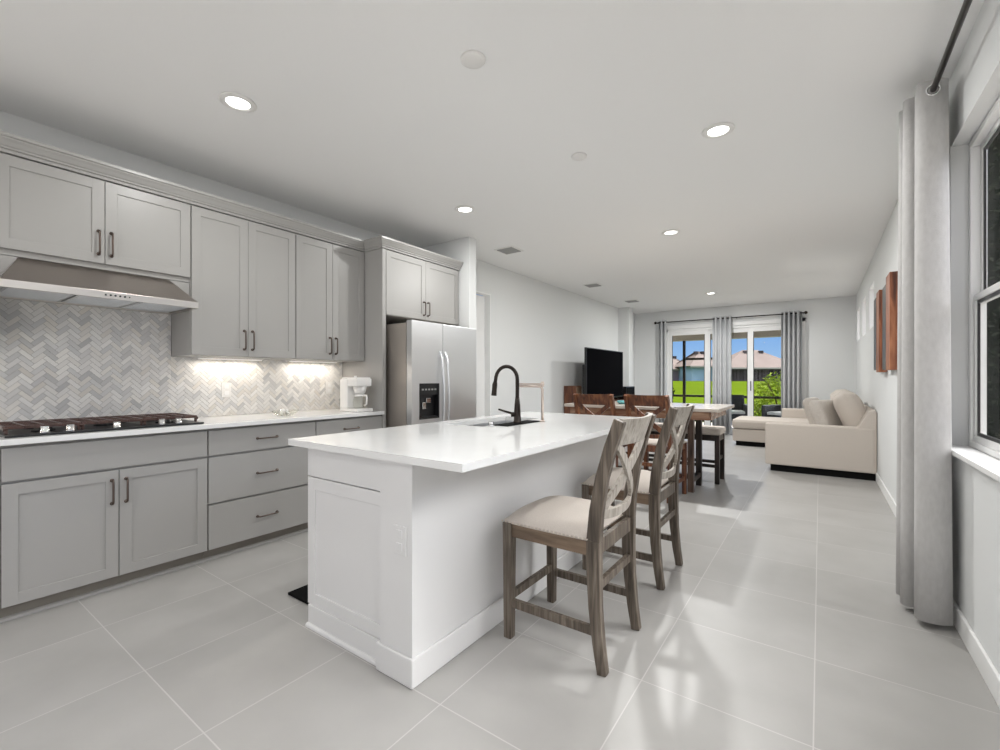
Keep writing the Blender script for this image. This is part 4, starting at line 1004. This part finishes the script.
# point at depth D (along camera axis) from a pixel column
ca_, sa_ = math.cos(math.atan2(320, 450)), math.sin(math.atan2(320, 450))
def at(px, D):
    r = (px - 500) / 450 * D
    return Vector((r*ca_ - D*sa_, r*sa_ + D*ca_, 0))
def house(label, pxl, pxr, D, wallm, z0, zw, ridge, hip, grey=False, win=None, depth=8, inset=6):
    a = at(pxl, D); b = at(pxr, D); d = (b - a); L = d.length; ang = math.atan2(d.y, d.x)
    t = thing('house', label, 'house', (a.x, a.y, z0 - .3))
    M = Matrix.Translation((a.x, a.y, 0)) @ Matrix.Rotation(ang, 4, 'Z')
    bm = NB(); box(bm, 0, L, 0, depth, z0 - .3, zw); bm.transform(M); obj('wall', bm, wallm, t)
    bm = NB(); o = .6
    v = [bm.verts.new(p) for p in ((-o, -o, zw), (L + o, -o, zw), (L + o, depth + o, zw), (-o, depth + o, zw), (hip, depth/2, ridge), (L - hip, depth/2, ridge))]
    for q in ((0, 1, 5, 4), (1, 2, 5), (2, 3, 4, 5), (3, 0, 4), (3, 2, 1, 0)): bm.faces.new([v[i] for i in q])
    bm.transform(M); rf = obj('roof', bm, ROOF, t)
    bm = NB(); box(bm, -o, L + o, -o - .05, -o, zw - .25, zw + .02); bm.transform(M); obj('fascia', bm, HWHITE, t)
    for fx_ in (.4, .62):
        zz = zw + (ridge - zw) * .82; bm = NB(); box(bm, L*fx_ - .35, L*fx_ + .35, depth*.38, depth*.38 + .5, zz - .1, zz + .45, .03); bm.transform(M); obj('roof_vent', bm, HGREY, rf)
    for (u0, u1, w0, w1) in (win or []):
        bm = NB(); box(bm, u0, u1, -.04, .02, w0, w1); bm.transform(M); obj('window', bm, HWIN, t)
    return t
house('pale blue house with a small dark window beyond the lawn, behind the left glass panel', 692, 722, 80, HBLUE, .62, 3.35, 6.2, 3, win=[(2.2, 3.2, 1.4, 2.6)])
house('lilac-walled house part beyond the lawn at the far left of the glass', 664, 691.5, 86, HPINK, .6, 2.9, 5.6, 3)
house('house with a screened porch, its shade put into the wall colour, under a pale pinkish roof, behind the right glass panels', 726, 800, 78, HGREY, .62, 3.0, 6.3, 5)
# shrubs
def leafy(name, label, c, rad, n, m, size, group=None):
    t = thing(name, label, 'shrub', (c[0], c[1], -.13), group)
    bm = NB(); rnd = random.Random(int(c[0]*100) + n)
    for k in range(n):
        while True:
            p = Vector((rnd.uniform(-1, 1), rnd.uniform(-1, 1), rnd.uniform(-1, 1)))
            if .35 < p.length < 1: break
        q = Vector((c[0] + p.x*rad[0], c[1] + p.y*rad[1], c[2] + p.z*rad[2]))
        E = Euler((rnd.uniform(0, 6), rnd.uniform(0, 6), rnd.uniform(0, 6))).to_matrix(); s = size * rnd.uniform(.7, 1.3)
        v = [bm.verts.new(q + E @ Vector(o)*s) for o in ((0, -1, 0), (.45, 0, .12), (0, 1, 0), (-.45, 0, .12))]; bm.faces.new(v)
    obj('foliage', bm, m, t)
    bm = NB()
    for k in range(5):
        a = k * 1.3; tube(bm, [(c[0], c[1], -.15), (c[0] + .25*rad[0]*math.cos(a), c[1] + .25*rad[1]*math.sin(a), c[2]), (c[0] + .6*rad[0]*math.cos(a), c[1] + .6*rad[1]*math.sin(a), c[2] + rad[2]*.6)], .02, 6)
    obj('stem', bm, mat('shrub_stem', (.12, .08, .05), .8), t)
leafy('garden_shrub', 'bright yellow-green shrub outside the right door panel', (-.85, 14.6, .62), (.75, .6, .78), 1500, LEAF, .055)
leafy('garden_shrub', 'small yellow-green shrub left of the big shrub, just behind the patio rail', (-1.75, 15.4, .15), (.6, .5, .35), 500, LEAF, .05)
leafy('palm_shrub', 'dark green shrub at the left edge of the patio view', (-5.6, 20.0, .7), (.5, .6, .95), 500, HEDGE, .08)
# neighbour wall and hedge outside the right window
bm = NB(); box(bm, 3.6, 3.8, -2, 7.0, -.13, 2.6); tag(obj('neighbour_wall', bm, mat('shaded_neighbour_stucco', (.10, .105, .10), .9, spec=.1)), 'neighbouring wall, its shade put into the grey-green, outside the right-hand window', 'wall')  # stucco colour darkened to carry the shade on this wall

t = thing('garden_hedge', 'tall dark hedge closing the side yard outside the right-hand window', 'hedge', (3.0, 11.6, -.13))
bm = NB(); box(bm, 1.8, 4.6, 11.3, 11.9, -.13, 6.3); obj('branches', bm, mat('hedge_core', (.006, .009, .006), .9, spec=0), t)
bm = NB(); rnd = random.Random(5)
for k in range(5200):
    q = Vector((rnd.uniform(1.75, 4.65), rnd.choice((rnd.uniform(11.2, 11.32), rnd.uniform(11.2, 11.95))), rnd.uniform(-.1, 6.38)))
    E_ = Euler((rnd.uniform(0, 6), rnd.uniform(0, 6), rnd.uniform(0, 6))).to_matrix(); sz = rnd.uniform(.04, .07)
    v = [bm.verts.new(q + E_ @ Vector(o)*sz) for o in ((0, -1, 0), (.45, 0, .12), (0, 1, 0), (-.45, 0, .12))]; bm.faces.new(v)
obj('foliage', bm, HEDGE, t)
